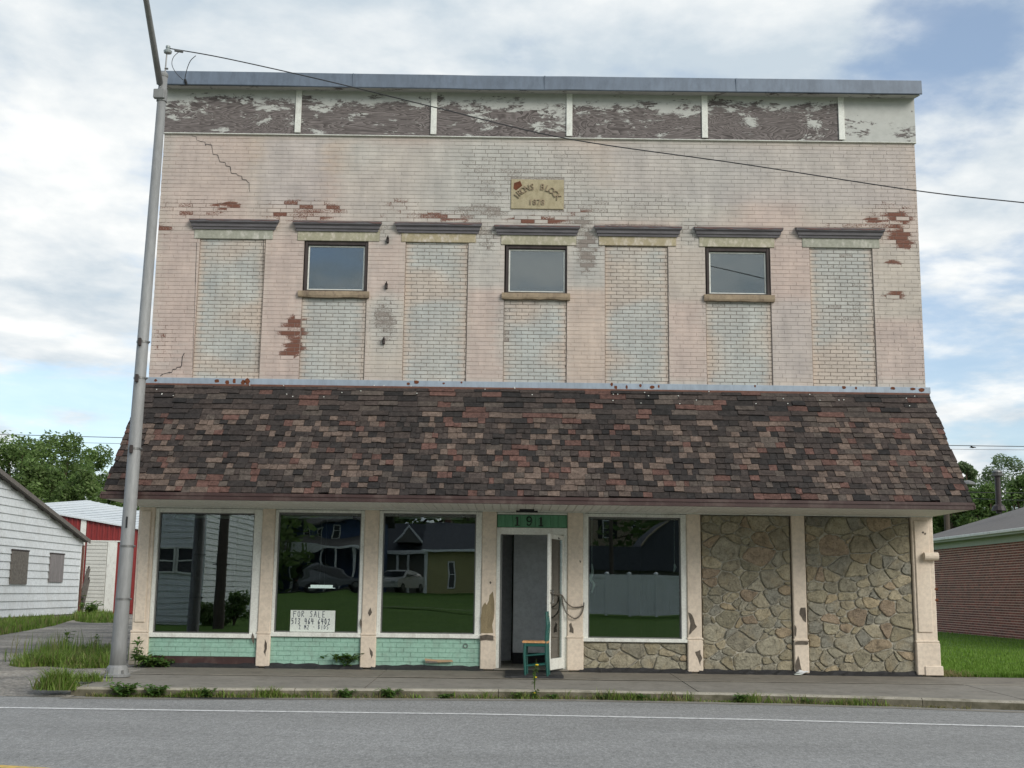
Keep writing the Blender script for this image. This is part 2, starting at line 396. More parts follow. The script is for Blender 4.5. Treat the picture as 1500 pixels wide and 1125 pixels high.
def glass(name, wav, ior=2.05, tintc=(.90, .95, .93)):
    t = NT(name)
    fr = t.n('ShaderNodeFresnel'); fr.inputs['IOR'].default_value = ior
    tr = t.n('ShaderNodeBsdfTransparent'); tr.inputs[0].default_value = (*tintc, 1)
    gl = t.n('ShaderNodeBsdfGlossy'); gl.inputs['Roughness'].default_value = .0; gl.inputs[0].default_value = (.92, .97, 1, 1)
    if wav:
        bp = t.n('ShaderNodeBump'); bp.inputs['Strength'].default_value = 1.0; bp.inputs['Distance'].default_value = wav
        t.l(t.noise(1.5, 1, .4, (1, 1, 1.6)), bp.inputs['Height']); t.l(bp.outputs[0], gl.inputs['Normal'])
    ms = t.n('ShaderNodeMixShader'); t.l(fr.outputs[0], ms.inputs[0]); t.l(tr.outputs[0], ms.inputs[1]); t.l(gl.outputs[0], ms.inputs[2])
    t.l(ms.outputs[0], t.o.inputs[0]); return t.m
M['glass'] = glass('shop_glass', .0004)
M['glasswavy'] = glass('wavy_shop_glass', .0016)

t = NT('asphalt')
n1 = t.noise(.35, 6, .6, (1, 2.5, 1)); n2 = t.noise(70, 3, .7); n3 = t.noise(9, 8, .72, (1, 2.2, 1)); n4 = t.noise(1.3, 8, .7, (.35, 3, 1))
c = t.mix(t.ramp(n1, (.3, 0.0), (.7, 1.0)), (.235, .235, .225), (.30, .30, .29))
c = t.mix(1.0, c, t.ramp(n2, (.28, .50), (.72, 1.5)), 'MULTIPLY')
c = t.mix(1.0, c, t.ramp(t.noise(34, 5, .75, (1, .3, 1)), (.3, .68), (.7, 1.32)), 'MULTIPLY')
c = t.mix(t.math('MULTIPLY', t.ramp(n3, (.55, 0.0), (.70, 1.0)), .6), c, (.085, .085, .085))
c = t.mix(t.math('MULTIPLY', t.ramp(n4, (.55, 0.0), (.75, 1.0)), .30), c, (.32, .315, .30))
t.bump(t.math('ADD', n2, n3), .6, .008)
M['asphalt'] = t.done(c, .9, spec=.3)
t = NT('worn_white_line')
c = t.mix(t.ramp(t.noise(22, 8, .7), (.50, 0.0), (.66, 1.0)), (.70, .70, .68), (.24, .24, .235)); M['linewhite'] = t.done(c, .8)
t = NT('worn_yellow_line')
c = t.mix(t.ramp(t.noise(22, 8, .7), (.50, 0.0), (.66, 1.0)), (.62, .42, .10), (.26, .22, .16)); M['lineyellow'] = t.done(c, .8)
M['concrete'] = plain('old_concrete', srgb(134, 129, 119), .92, .18, 1.6, .4, .006, dirt=(srgb(102, 97, 88), .75, 3.2))
M['concrete2'] = plain('dark_concrete', srgb(124, 118, 107), .92, .2, 1.6, .4, .006, dirt=(srgb(92, 87, 78), .75, 3.2))
M['grit'] = plain('pale_joint_grit', srgb(176, 168, 150), .95, .25, 9, .3, dirt=(srgb(120, 114, 104), .8, 7))
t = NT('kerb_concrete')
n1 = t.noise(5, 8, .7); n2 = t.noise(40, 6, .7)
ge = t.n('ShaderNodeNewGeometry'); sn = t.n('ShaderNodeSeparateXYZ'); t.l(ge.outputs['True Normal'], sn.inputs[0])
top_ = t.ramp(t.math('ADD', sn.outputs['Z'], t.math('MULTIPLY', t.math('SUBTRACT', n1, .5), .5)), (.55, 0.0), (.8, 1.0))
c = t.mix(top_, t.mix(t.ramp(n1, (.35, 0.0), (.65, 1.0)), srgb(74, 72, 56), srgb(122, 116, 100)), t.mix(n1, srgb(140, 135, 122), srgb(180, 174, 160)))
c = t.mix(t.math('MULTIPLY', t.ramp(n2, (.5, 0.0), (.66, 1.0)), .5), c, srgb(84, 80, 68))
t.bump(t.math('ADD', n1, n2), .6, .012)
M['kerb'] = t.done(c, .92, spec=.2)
t = NT('gravel')
n1 = t.noise(.42, 7, .65); n2 = t.noise(11, 8, .78); n3 = t.noise(2.2, 7, .7, (.5, 2, 1)); vo = t.n('ShaderNodeTexVoronoi'); vo.inputs['Scale'].default_value = 26; t.l(t.coord(), vo.inputs['Vector'])
c = t.mix(t.ramp(n1, (.36, 0.0), (.62, 1.0)), srgb(118, 116, 112), srgb(182, 175, 163))
c = t.mix(1.0, c, t.ramp(n2, (.3, .45), (.7, 1.5)), 'MULTIPLY')
c = t.mix(t.math('MULTIPLY', t.ramp(n3, (.54, 0.0), (.66, 1.0)), .55), c, srgb(92, 88, 82))
c = t.mix(.35, c, vo.outputs['Distance'], 'SOFT_LIGHT')
t.bump(t.math('ADD', n2, vo.outputs['Distance']), .9, .03)
M['gravel'] = t.done(c, .95, spec=.2)
t = NT('turf')
n1 = t.noise(.7, 6, .6); n2 = t.noise(12, 6, .7)
c = t.mix(t.ramp(n1, (.3, 0.0), (.7, 1.0)), (.08, .155, .028), (.13, .225, .042))
c = t.mix(t.math('MULTIPLY', n2, .6), c, (.03, .06, .012))
t.bump(n2, .6, .03); M['turf'] = t.done(c, .95, spec=.1)
M['soil'] = plain('bare_soil', srgb(132, 106, 76), .95, .25, 6, .4, .01)

# ------------------------------------------------------------------ ground, road, pavement
def sheet(name, mat, pts, z, zf=None):
    b = MB(); b.add([(x, y, z if zf is None else zf(x, y)) for x, y in pts], [tuple(range(len(pts)))]); o = b.build(name, mat, fix=False)
    if o.data.polygons[0].normal.z < 0: o.data.flip_normals()
    return struct(o)
sheet('ground', M['turf'], [(-900, -900), (900, -900), (900, 900), (-900, 900)], -.26)
ROADZ, KZ = -.155, -.05
kpx = [(104, 1006.5), (273, 1008), (440, 1008.5), (640, 1009.5), (840, 1011), (1000, 1014), (1150, 1017), (1300, 1021), (1500, 1027.5)]
kerb = [G(x, y, KZ) for x, y in kpx]
kerb = [(p.x, p.y) for p in kerb]
sl = (kerb[-1][1] - kerb[-2][1]) / (kerb[-1][0] - kerb[-2][0])
kerb += [(14, kerb[-1][1] + sl * .5 * (14 - kerb[-1][0])), (40, kerb[-1][1] + sl * .5 * (14 - kerb[-1][0])), (200, kerb[-1][1] + sl * .5 * (14 - kerb[-1][0]))]
def kerb_y(x):
    if x <= kerb[0][0]: return kerb[0][1]
    for (a, b), (c_, d_) in zip(kerb, kerb[1:]):
        if x <= c_: return b + (d_ - b) * (x - a) / (c_ - a)
    return kerb[-1][1]
xs = [-200, -60, -20, -10] + [k[0] for k in kerb]
b = MB(); n = len(xs)
for x in xs: b.v.append((x, kerb_y(x) + .02, ROADZ)); b.a.append((0,)*5)
for x in xs: b.v.append((x, -15.3, ROADZ)); b.a.append((0,)*5)
b.f = [(i, n+i, n+i+1, i+1) for i in range(n-1)]
struct(b.build('road', M['asphalt']))
def frange_(a, b, st): n_ = max(1, round((b-a)/st)); return [a+(b-a)*i/n_ for i in range(n_+1)]
def stripe(name, mat, pts, w, z):
    b = MB(); k = len(pts)
    for x, y in pts: b.v.append((x, y, z)); b.v.append((x, y - w, z)); b.a += [(0,)*5]*2
    b.f = [(2*i, 2*i+1, 2*i+3, 2*i+2) for i in range(k-1)]
    return struct(b.build(name, mat))
wl = [G(x, y, ROADZ + .004) for x, y in ((0, 1035.5), (300, 1040), (700, 1045), (1100, 1053), (1500, 1063.5))]
wl = [(-60, wl[0].y)] + [(p.x, p.y) for p in wl] + [(60, wl[-1].y - .9)]
stripe('white_edge_line', M['linewhite'], wl, .115, ROADZ + .004)
yl = G(0, 1120.5, ROADZ + .004); yr_ = G(90, 1125.5, ROADZ+.004)
stripe('yellow_centre_line', M['lineyellow'], [(-60, yl.y + .5), (yl.x, yl.y), (yr_.x, yr_.y), (60, yl.y - 3)], .12, ROADZ + .004)
p0 = G(313, 1022.5, ROADZ + .004)
b = MB(); pts = [(p0.x + .62*math.cos(a)*(1+.2*math.sin(3*a)), p0.y + .13*math.sin(a), ROADZ+.004) for a in [k*math.pi/7 for k in range(14)]]
b.add(pts, [tuple(range(14))]); struct(b.build('asphalt_patch', M['tar']))
# gutter line of pale grit
stripe('gutter_grit', M['concrete'], [(k[0], k[1] - .145 - .0) for k in kerb], .22, ROADZ + .0035)

# driveway and gravel yard on the near left
b = MB(); ys = [(kerb[0][1]-.15, ROADZ+.004), (-2.5, -.08), (-2.0, -.05), (-1.2, -.026), (-.005, -.012), (.02, -.012), (10, -.01), (60, -.01)]
KX = kerb[0][0]
for y, z in ys: b.v += [(-70, y, z), (-5.6 if y > .01 else max(KX, -5.6) + .06 if y < -.01 else -5.2, y, z)]; b.a += [(0,)*5]*2
b.f = [(2*i, 2*i+1, 2*i+3, 2*i+2) for i in range(len(ys)-1)]
struct(b.build('gravel_yard', M['gravel']))

# pavement of concrete slabs, two strips deep, with a kerb of stones
pav = struct(bpy.data.objects.new('sidewalk', None)); COL.objects.link(pav); LOCAL.add(pav)
slab_px = [570, 983, 1385]
sx = [G(p, 979 + (p-570)*.02, -.005).x for p in slab_px]
step = (sx[2] - sx[0]) / 2
cuts = [KX + .02, sx[0] - step] + sx + [sx[2] + step*i for i in range(1, 7)]
cuts = sorted(c_ for c_ in cuts if c_ >= KX)
def zside(y): return -.004 + (y / 2.75) * .044
JY = -1.36
for i in range(len(cuts)-1):
    x0, x1 = cuts[i] + .006, cuts[i+1] - .006
    for (ya, yb) in ((-.015, JY + .006), (JY - .006, None)):
        xm = [x0, (x0+x1)/2, x1]
        b = MB(); dz = random.uniform(-.004, .004)
        ysA = [ya]*3; ysB = [yb if yb is not None else kerb_y(x) + .145 for x in xm]
        vs = [(x, y, zside(y)+dz) for x, y in zip(xm, ysA)] + [(x, y, zside(y)+dz) for x, y in zip(xm, ysB)]
        vs += [(x, y, -.2) for x, y, z in vs]
        b.add(vs, [(0,3,4,1),(1,4,5,2),(0,1,7,6),(1,2,8,7),(3,9,10,4),(4,10,11,5),(0,6,9,3),(2,5,11,8)])
        b.build('slab', M['concrete2' if yb is not None else 'concrete'], pav, fix=True)
stripe('pavement_joint', M['grit'], [(x, JY+.02+.006*math.sin(3.1*x)) for x in frange_(KX+.03, 24, .5)], .042, zside(JY)+.0065)
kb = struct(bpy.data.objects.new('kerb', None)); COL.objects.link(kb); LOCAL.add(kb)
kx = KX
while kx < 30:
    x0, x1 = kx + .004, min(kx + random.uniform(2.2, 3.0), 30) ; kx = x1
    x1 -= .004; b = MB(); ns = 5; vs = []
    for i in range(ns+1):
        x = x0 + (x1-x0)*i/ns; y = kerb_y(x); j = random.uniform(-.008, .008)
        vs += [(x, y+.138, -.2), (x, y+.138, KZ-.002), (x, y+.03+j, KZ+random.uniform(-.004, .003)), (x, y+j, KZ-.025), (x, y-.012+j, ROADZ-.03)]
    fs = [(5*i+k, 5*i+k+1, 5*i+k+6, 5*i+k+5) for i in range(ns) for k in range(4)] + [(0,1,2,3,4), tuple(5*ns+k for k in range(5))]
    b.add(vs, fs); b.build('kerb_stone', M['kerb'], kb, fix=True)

# lawns
sheet('lawn', M['turf'], [(6.45, -.02), (60, -.02), (60, 80), (6.45, 80)], -.006)
sheet('bare_soil', M['soil'], [(6.46, -.01), (6.95, -.01), (6.82, .35), (6.6, .8), (6.46, 1.2)], -.001)
def opp_z(y): return -.10 + 1.1*max(0.0, min(1.0, (-y-26)/32))
b = MB(); ys = [-15.4, -26, -32, -38, -46, -52, -58, -150]
for y in ys: b.v += [(-150, y, opp_z(y)), (150, y, opp_z(y))]; b.a += [(0,)*5]*2
b.f = [(2*i+1, 2*i, 2*i+2, 2*i+3) for i in range(len(ys)-1)]
struct(b.build('opposite_lawn', M['turf']))

# ------------------------------------------------------------------ the brick commercial building
XL, XR = -5.62, 6.395
BLD = thing('commercial_building', 'two-storey painted brick storefront with brown shingled mansard and number 191', 'building', (0.4, 0, 0))
ZF0 = P(786, 567, 0).z          # foot of the painted wall, behind the metal flashing
ZW1 = P(790, 203, 0).z          # top of the brickwork
hoods = [(277.5, 322, 408.5, 335, 285, 400, 350), (429, 325, 559, 338, 436, 556, 353), (578, 327, 706, 340.5, 588, 697, 355),
         (724, 331, 850, 343.5, 734, 844, 359), (871, 332, 999, 345.5, 877, 990, 360), (1017, 334, 1147, 346.5, 1024, 1134, 362), (1166, 335, 1296, 348, 1175, 1288, 363)]
bays_px = [(287, 384.5), (441.5, 536.5), (591.5, 684.5), (738, 830.5), (886, 979.5), (1034, 1130), (1188, 1281)]
win_px = {1: (445.5, 353, 538, 427, 437, 541, 436), 3: (740.5, 358.5, 832.5, 430, 735, 835, 439), 5: (1035, 362.5, 1127.5, 432.5, 1031, 1134, 442)}
bays = []
for i, (a, b_) in enumerate(bays_px):
    h = hoods[i]
    bays.append((P(a, 450).x, P(b_, 450).x, ZF0, P((a+b_)/2, h[6]).z))
plq = rect(748, 263, 826, 307)
wins = {k: rect(v[0], v[1], v[2], v[3]) for k, v in win_px.items()}
sills = {k: rect(v[4], v[3] - .5, v[5], v[6]) for k, v in win_px.items()}
lints = [rect(h[4], h[3] - .5, h[5], h[6]) for h in hoods]

def sstep(a, b, x):
    t_ = max(0, min(1, (x-a)/(b-a))); return t_*t_*(3-2*t_)
def vn(x, z, s=1.0, o=0.0): return mnoise.noise(Vector((x*s+o, o*1.7+3.1, z*s)))      # -1..1
def ell(x, z, px, py, rx, ry):
    c_ = P(px, py); sc = 1/90.5
    d = math.hypot((x-c_.x)/(rx*sc), (z-c_.z)/(ry*sc)); return 1 - sstep(.55, 1.15, d)
PINK, CREAM, GREYW, BLUE, ORANGE, LILAC = srgb(200, 182, 173), srgb(196, 189, 178), srgb(190, 189, 183), srgb(185, 190, 187), srgb(203, 184, 168), srgb(188, 181, 179)
def lerp(a, b, f): return tuple(p+(q-p)*f for p, q in zip(a, b))
peel_red = [(333, 300, 17, 7, .62), (428, 480, 20, 22, .40), (431, 505, 12, 22, .62), (424, 518, 16, 8, .5), (413, 487, 8, 6, .5),
            (1281, 322, 11, 4, .7), (1316, 318, 22, 14, .46), (1318, 345, 22, 16, .44), (1325, 360, 16, 8, .5), (1311, 384, 14, 4.5, .62), (1312, 432, 20, 9, .40), (1300, 320, 46, 40, .20),
            (235, 335, 22, 12, .34), (240, 300, 24, 8, .28), (290, 305, 70, 20, .20), (440, 308, 90, 22, .26), (455, 315, 40, 8, .34), (585, 300, 40, 14, .22), (640, 317, 70, 10, .34),
            (790, 322, 60, 8, .40), (930, 330, 60, 8, .22), (240, 500, 26, 40, .18), (560, 330, 14, 30, .20), (700, 320, 30, 14, .24), (845, 318, 26, 14, .34), (1230, 330, 50, 7, .2), (1240, 440, 46, 70, .10)]
peel_grey = [(720, 250, 60, 60, .20), (800, 250, 90, 55, .17), (860, 370, 22, 46, .33), (852, 330, 20, 30, .28), (712, 350, 20, 30, .24), (564, 470, 26, 50, .28), (560, 340, 18, 24, .22), (565, 500, 24, 30, .16), (980, 250, 120, 60, .09),
             (900, 300, 160, 30, .18), (1130, 250, 120, 40, .06), (700, 310, 60, 16, .26), (1010, 340, 20, 30, .2), (1240, 420, 46, 90, .15), (740, 480, 14, 60, .16), (480, 470, 50, 60, .08), (240, 510, 30, 40, .10), (1060, 460, 40, 30, .12)]
# flat colour blocks where the coats were tried out: px0 py0 px1 py1 colour amount
blocks = [(360, 205, 392, 235, ORANGE, .6), (478, 210, 512, 250, ORANGE, .7), (385, 205, 470, 300, LILAC, .6), (250, 200, 360, 330, PINK, .7), (500, 215, 800, 330, GREYW, .45),
          (230, 340, 285, 555, PINK, .85), (388, 350, 440, 555, PINK, .8), (540, 350, 590, 440, PINK, .6), (538, 440, 590, 555, CREAM, .8), (686, 420, 738, 555, PINK, .7), (686, 350, 738, 420, GREYW, .7),
          (832, 420, 886, 555, ORANGE, .45), (832, 350, 886, 420, GREYW, .8), (980, 440, 1034, 555, PINK, .8), (980, 350, 1034, 440, CREAM, .5), (1131, 360, 1188, 440, PINK, .9), (1131, 440, 1188, 555, LILAC, .5), (1283, 360, 1356, 470, CREAM, .7), (1283, 470, 1356, 555, PINK, .8), (900, 215, 1330, 300, LILAC, .5), (1090, 300, 1170, 330, PINK, .7)]
blocks_w = [(*rect(a, b_, c_, d_), col, am) for a, b_, c_, d_, col, am in blocks]
peel_red_w = [(P(a, b_), c_/90.5, d_/90.5, e if e > .38 else e*.78) for a, b_, c_, d_, e in peel_red]
peel_grey_w = [(P(a, b_), c_/90.5, d_/90.5, e) for a, b_, c_, d_, e in peel_grey]
def paint(x, z, infill=None):
    if infill is None:
        f = vn(x, z, .55, 4.0); col = lerp(PINK, CREAM, .5 + .5*f)
        col = lerp(col, GREYW, sstep(-.1, .6, vn(x, z, .8, 9.0))*.6)
        for x0, x1, z0, z1, bc, am in blocks_w:
            w = sstep(x0-.12, x0+.06, x) * (1-sstep(x1-.06, x1+.12, x)) * sstep(z0-.12, z0+.06, z) * (1-sstep(z1-.06, z1+.12, z))
            if w > 0: col = lerp(col, bc, w*am)
    else:
        x0, x1, k = infill; u = (x-x0)/(x1-x0)
        col = lerp(BLUE, GREYW, .5+.6*vn(x, z, 1.3, k*5.0))
        col = lerp(col, ORANGE, sstep(.10, .45, vn(x*.8, z*1.5, 1.1, 30+k*3.0))*.65)
        col = lerp(col, CREAM, sstep(.0, .5, vn(x, z, 1.9, 60+k*2.0))*.5)
        col = lerp(col, ORANGE, (1 - sstep(.02, .11, min(u, 1-u)))*.75)
    pr = pg = 0.0
    for c_, rx, ry, s_ in peel_red_w:
        d = math.hypot((x-c_.x)/rx, (z-c_.z)/ry)
        if d < 1.15: pr = max(pr, s_*(1-sstep(.5, 1.15, d)))
    for c_, rx, ry, s_ in peel_grey_w:
        d = math.hypot((x-c_.x)/rx, (z-c_.z)/ry)
        if d < 1.15: pg = max(pg, s_*(1-sstep(.5, 1.15, d)))
    edge = .12 * sstep(XR-.25, XR, x) if infill is None else .05
    pk = max(pr, pg, edge)
    if pg > pr: col = lerp(col, GREYW, min(1, pg*3.2))
    return (*col, pk, 1.0 if pr >= pg and pr > 0 else (.55 if pg < .01 else .12))

def brick_into(b, x0, x1, z0, z1, y, infill=None, ch=.0025, jitter=.0014, boost=0.0):
    dy = random.uniform(-jitter, jitter); s_ = random.uniform(.955, 1.035); jp = random.choice((-.22, -.10, -.04, 0, .03, .06, .12)); bp = random.choice((.05, .05, .07, .10))
    vs = []; at = []
    for (X, Z, Y) in ((x0+ch, z0+ch, y+dy), (x1-ch, z0+ch, y+dy), (x1-ch, z1-ch, y+dy), (x0+ch, z1-ch, y+dy), (x0, z0, y+.016), (x1, z0, y+.016), (x1, z1, y+.016), (x0, z1, y+.016)):
        vs.append((X, Y, Z)); a = paint(X, Z, infill); at.append((a[0]*s_, a[1]*s_, a[2]*s_, (a[3]*.86+jp if a[3] > .13 and a[4] > .5 else a[3]*.95+jp*.25 if a[3] > .13 else a[3])+boost+bp, a[4]))
    b.add(vs, [(0,1,2,3), (4,5,1,0), (5,6,2,1), (6,7,3,2), (7,4,0,3)], at)
def free_spans(z, x0, x1, holes):
    sp_ = [(x0, x1)]
    for hx0, hx1, hz0, hz1 in holes:
        if not (hz0 - .012 < z < hz1 + .012): continue
        nx = []
        for a, b_ in sp_:
            if hx1 <= a or hx0 >= b_: nx.append((a, b_)); continue
            if hx0 > a: nx.append((a, hx0))
            if hx1 < b_: nx.append((hx1, b_))
        sp_ = nx
    return [(a, b_) for a, b_ in sp_ if b_-a > .03]

# mortar sheet with holes at the windows, carrying the same paint but chipped far more
def grid_sheet(xs_, zs_, y, skip, infill=None, boost=0.0):
    b = MB(); ix = {}
    for i, x in enumerate(xs_):
        for k, z in enumerate(zs_):
            a = paint(x, z, infill); ix[i, k] = len(b.v); b.v.append((x, y, z)); k_ = .955 if infill is None else .93; b.a.append((a[0]*k_, a[1]*k_*.99, a[2]*k_*.98, a[3]*1.0+boost, a[4]*.5))
    b.has = True
    for i in range(len(xs_)-1):
        for k in range(len(zs_)-1):
            xm, zm = (xs_[i]+xs_[i+1])/2, (zs_[k]+zs_[k+1])/2
            if any(h[0] < xm < h[1] and h[2] < zm < h[3] for h in skip): continue
            b.f.append((ix[i,k], ix[i+1,k], ix[i+1,k+1], ix[i,k+1]))
    return b
def frange(a, b, st): n_ = max(1, round((b-a)/st)); return [a+(b-a)*i/n_ for i in range(n_+1)]
holes_b = [(a, b_, z0-.2, z1) for a, b_, z0, z1 in bays]
gx = sorted(set(frange(XL+.006, XR-.006, .11) + [v for h in holes_b for v in h[:2]])); gz = sorted(set(frange(ZF0-.05, ZW1+.02, .08) + [h[3] for h in holes_b]))
WALL = grid_sheet(gx, gz, .0046, holes_b, boost=.17).build('front_wall', M['pbrick'], BLD)
CH, BL = .0640, .2120
wall_holes = [(l[0], l[1], l[2], l[3]+.02) for l in lints] + holes_b + [plq]
wall_holes += [(P(h[0], 330).x+.05, P(h[2], 330).x-.05, P(h[0], h[3]).z - .0, P(h[0], h[1]).z) for h in hoods]
singles = 0
rest = MB(); row = 0; z = ZF0
SINGLE_ZONES = [rect(1255, 285, 1350, 372), rect(405, 455, 440, 530)]
while z < ZW1 - .02:
    z1 = min(z + CH, ZW1); zc = (z+z1)/2; off = (0 if row % 2 else BL/2) + random.uniform(-.012, .012)
    if row % 7 == 3: off += .06
    for a, b_ in free_spans(zc, XL, XR, wall_holes):
        k = math.floor((a - XL - off)/BL); x = XL + off + k*BL
        while x < b_:
            q0, q1 = max(x, a), min(x+BL, b_)
            if q1-q0 > .018:
                jx = .0004 if paint((q0+q1)/2, zc)[3] < .12 else .003
                zone = any(s_[0] < (q0+q1)/2 < s_[1] and s_[2] < zc < s_[3] for s_ in SINGLE_ZONES)
                tgt = MB() if zone and singles < 95 else rest
                brick_into(tgt, q0+jx, q1-jx, z+.0026, z1-.0026, 0.0)
                if tgt is not rest: tgt.build('brick', M['pbrick'], WALL); singles += 1
            x += BL
    z = z1; row += 1
# bricked-up window bays, set back, with bolder joints
for k, (x0, x1, z0, z1) in enumerate(bays):
    top = z1
    if k in wins: top = sills[k][2] + .01
    bx = frange(x0, x1, .1); bz = frange(z0-.05, top + (.0 if k in wins else .03), .08)
    b = grid_sheet(bx, bz, .031, [], (x0, x1, k), boost=.27)
    # reveals of the old opening
    for xx in (x0, x1):
        for q0, q1 in zip(gz, gz[1:]):
            if q1 <= z1 + .001:
                a0 = paint(xx, q0); a1 = paint(xx, q1)
                b.add([(xx, .0085, q0), (xx, .06, q0), (xx, .06, q1), (xx, .0085, q1)], [(0,1,2,3)], [(*a0[:3], .12, .6)]*2+[(*a1[:3], .12, .6)]*2)
    b.build('bricked_opening', M['pbrick'], BLD)
    IH = .0595; rz = z0; r_ = 0
    while rz < top - .02:
        r1 = min(rz + IH, top); off = (.0 if r_ % 2 else .095) + random.uniform(-.012, .012) - .19
        x = x0 + off
        while x < x1:
            q0, q1 = max(x, x0+.004), min(x+.192, x1-.004)
            if q1 - q0 > .02:
                tgt = MB() if (k == 3 and singles < 190) else rest
                brick_into(tgt, q0+.0034, q1-.0034, rz+.0032, r1-.0032, .024, (x0, x1, k), boost=.02 + random.choice((0, 0, 0, .05)))
                if tgt is not rest: tgt.build('brick', M['pbrick'], WALL); singles += 1
            x += .192
        rz = r1; r_ += 1
tag(rest.build('bricks', M['pbrick'], WALL), kind='stuff')

# settlement cracks stepping down the joints
def crack(pxs, w=.012):
    b = MB(); pts = []
    for x, y in pxs:
        q = P(x, y, -.0035)
        if pts and abs(q.x-pts[-1].x) > .03 and abs(q.z-pts[-1].z) > .03: pts.append(Vector((pts[-1].x + (q.x-pts[-1].x)*.85, -.0035, pts[-1].z + (q.z-pts[-1].z)*.15)))
        pts.append(q)
    for p, q in zip(pts, pts[1:]):
        d = (q-p).normalized(); nn = Vector((-d.z, 0, d.x)); wa = w*random.uniform(.5, 1.1)/2
        b.add([p-nn*wa, q-nn*wa, q+nn*wa, p+nn*wa], [(0,1,2,3)])
    return b.build('crack', M['tar'], BLD)
crack([(281, 199), (288, 205), (294, 207), (301, 213), (302, 211), (311, 219), (312, 226), (320, 231), (322, 237), (331, 243), (338, 250), (339, 254), (348, 257), (355, 263), (362, 266), (365, 276), (366, 281)], .010)
crack([(235, 551), (238, 548), (246, 546), (253, 541), (259, 538), (266, 535), (267, 523), (270, 517)], .013)
crack([(386, 352), (385, 400), (383, 450), (380, 500), (378, 545)], .009)
crack([(288, 355), (286, 420), (284, 480), (282, 540)], .006)

# lintel stones, hood mouldings, windows, sills
lm = ['lintel_c', 'lintel_a', 'lintel_b', 'lintel_a', 'lintel_b', 'lintel_a', 'lintel_c']
for i, h in enumerate(hoods):
    x0, x1, z0, z1 = lints[i]
    cb('lintel', M[lm[i]], BLD, x0, x1, -.012, .05, z0, z1 + .01, .004)
    hx0, hx1, hz0, hz1 = rect(h[0], h[1], h[2], h[3], -.06)
    hd = MB(); prof = [(0.0, 0.0), (-.035, 0.0), (-.040, .022), (-.060, .030), (-.066, .058), (-.098, .074), (-.105, .105)]
    zt = hz1 - hz0
    n_ = len(prof)
    vs = []
    for s_, xx, e in ((0, hx0, 1), (1, hx1, -1)):
        for (y, zz_) in prof: vs.append((xx + e*(.105+y)*.75, y, hz0 + zz_*zt/.105))
        vs.append((xx + e*(.0), 0.0, hz0 + zt))
    n_ += 1
    fs = [(i_, i_+n_, i_+n_+1, i_+1) for i_ in range(n_-1)] + [tuple(range(n_)), tuple(range(n_, 2*n_))[::-1], (0, n_-1, 2*n_-1, n_)]
    hd.add(vs, fs); ho = hd.build('window_hood', M['hood'], BLD, fix=True)
    tp = MB(); jag = []
    for s_ in range(13):
        xx = hx0 + (hx1-hx0)*s_/12; jag.append((xx, random.uniform(.010, .034)))
    for (a, za), (c_, zc_) in zip(jag, jag[1:]): tp.add([(a, -.102, hz1), (c_, -.102, hz1), (c_, .0, hz1+.03), (a, .0, hz1+.03), (a, -.106, hz1-za), (c_, -.106, hz1-zc_)], [(0,1,2,3), (4,5,1,0)])
    tp.build('hood_cap', M['hood_top'], ho)
for k, (x0, x1, z0, z1) in wins.items():
    w = thing_w = bpy.data.objects.new('upper_window', None)
    b = MB(); fwid = .045
    b.cbox(x0, x0+fwid, .015, .12, z0, z1); b.cbox(x1-fwid, x1, .015, .12, z0, z1); b.cbox(x0+fwid, x1-fwid, .017, .12, z1-.06, z1); b.cbox(x0+fwid, x1-fwid, .017, .12, z0, z0+.03)
    fr = b.build('upper_window', M['darkframe'], BLD)
    b = MB(); x0_, x1_, zb, zt = x0+fwid+.004, x1-fwid-.004, z0+.034, z1-.064
    b.cbox(x0_, x0_+.022, .055, .085, zb, zt, .002); b.cbox(x1_-.022, x1_, .055, .085, zb, zt, .002); b.cbox(x0_+.022, x1_-.022, .057, .085, zt-.022, zt, .002); b.cbox(x0_+.022, x1_-.022, .057, .085, zb, zb+.018, .002)
    b.build('sash', M['white'], fr)
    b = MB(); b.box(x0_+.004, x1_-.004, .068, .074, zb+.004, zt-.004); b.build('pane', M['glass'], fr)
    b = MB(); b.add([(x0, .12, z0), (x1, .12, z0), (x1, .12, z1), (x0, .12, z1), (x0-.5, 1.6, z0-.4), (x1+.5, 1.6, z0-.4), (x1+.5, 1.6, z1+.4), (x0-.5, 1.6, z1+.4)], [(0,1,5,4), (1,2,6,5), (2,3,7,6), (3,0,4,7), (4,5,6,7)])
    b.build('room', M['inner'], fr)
    s0, s1, sz0, sz1 = sills[k]
    b = MB(); ns = 9; vs = []
    for i in range(ns+1):
        xx = s0 + (s1-s0)*i/ns; j = random.uniform(-.008, .004); jz = random.uniform(-.012, .006)
        vs += [(xx, .1, sz0), (xx, -.045+j, sz0+jz), (xx, -.055+j, sz0+.03), (xx, -.05+j, sz1-.008), (xx, .1, sz1)]
    fs = [(5*i+q, 5*i+(q+1) % 5, 5*i+5+(q+1) % 5, 5*i+5+q) for i in range(ns) for q in range(5)] + [(0,1,2,3,4), tuple(5*ns+q for q in range(5))]
    b.add(vs, fs); b.build('window_sill', M['sill'], BLD, fix=True)
bpy.data.objects.remove(w)

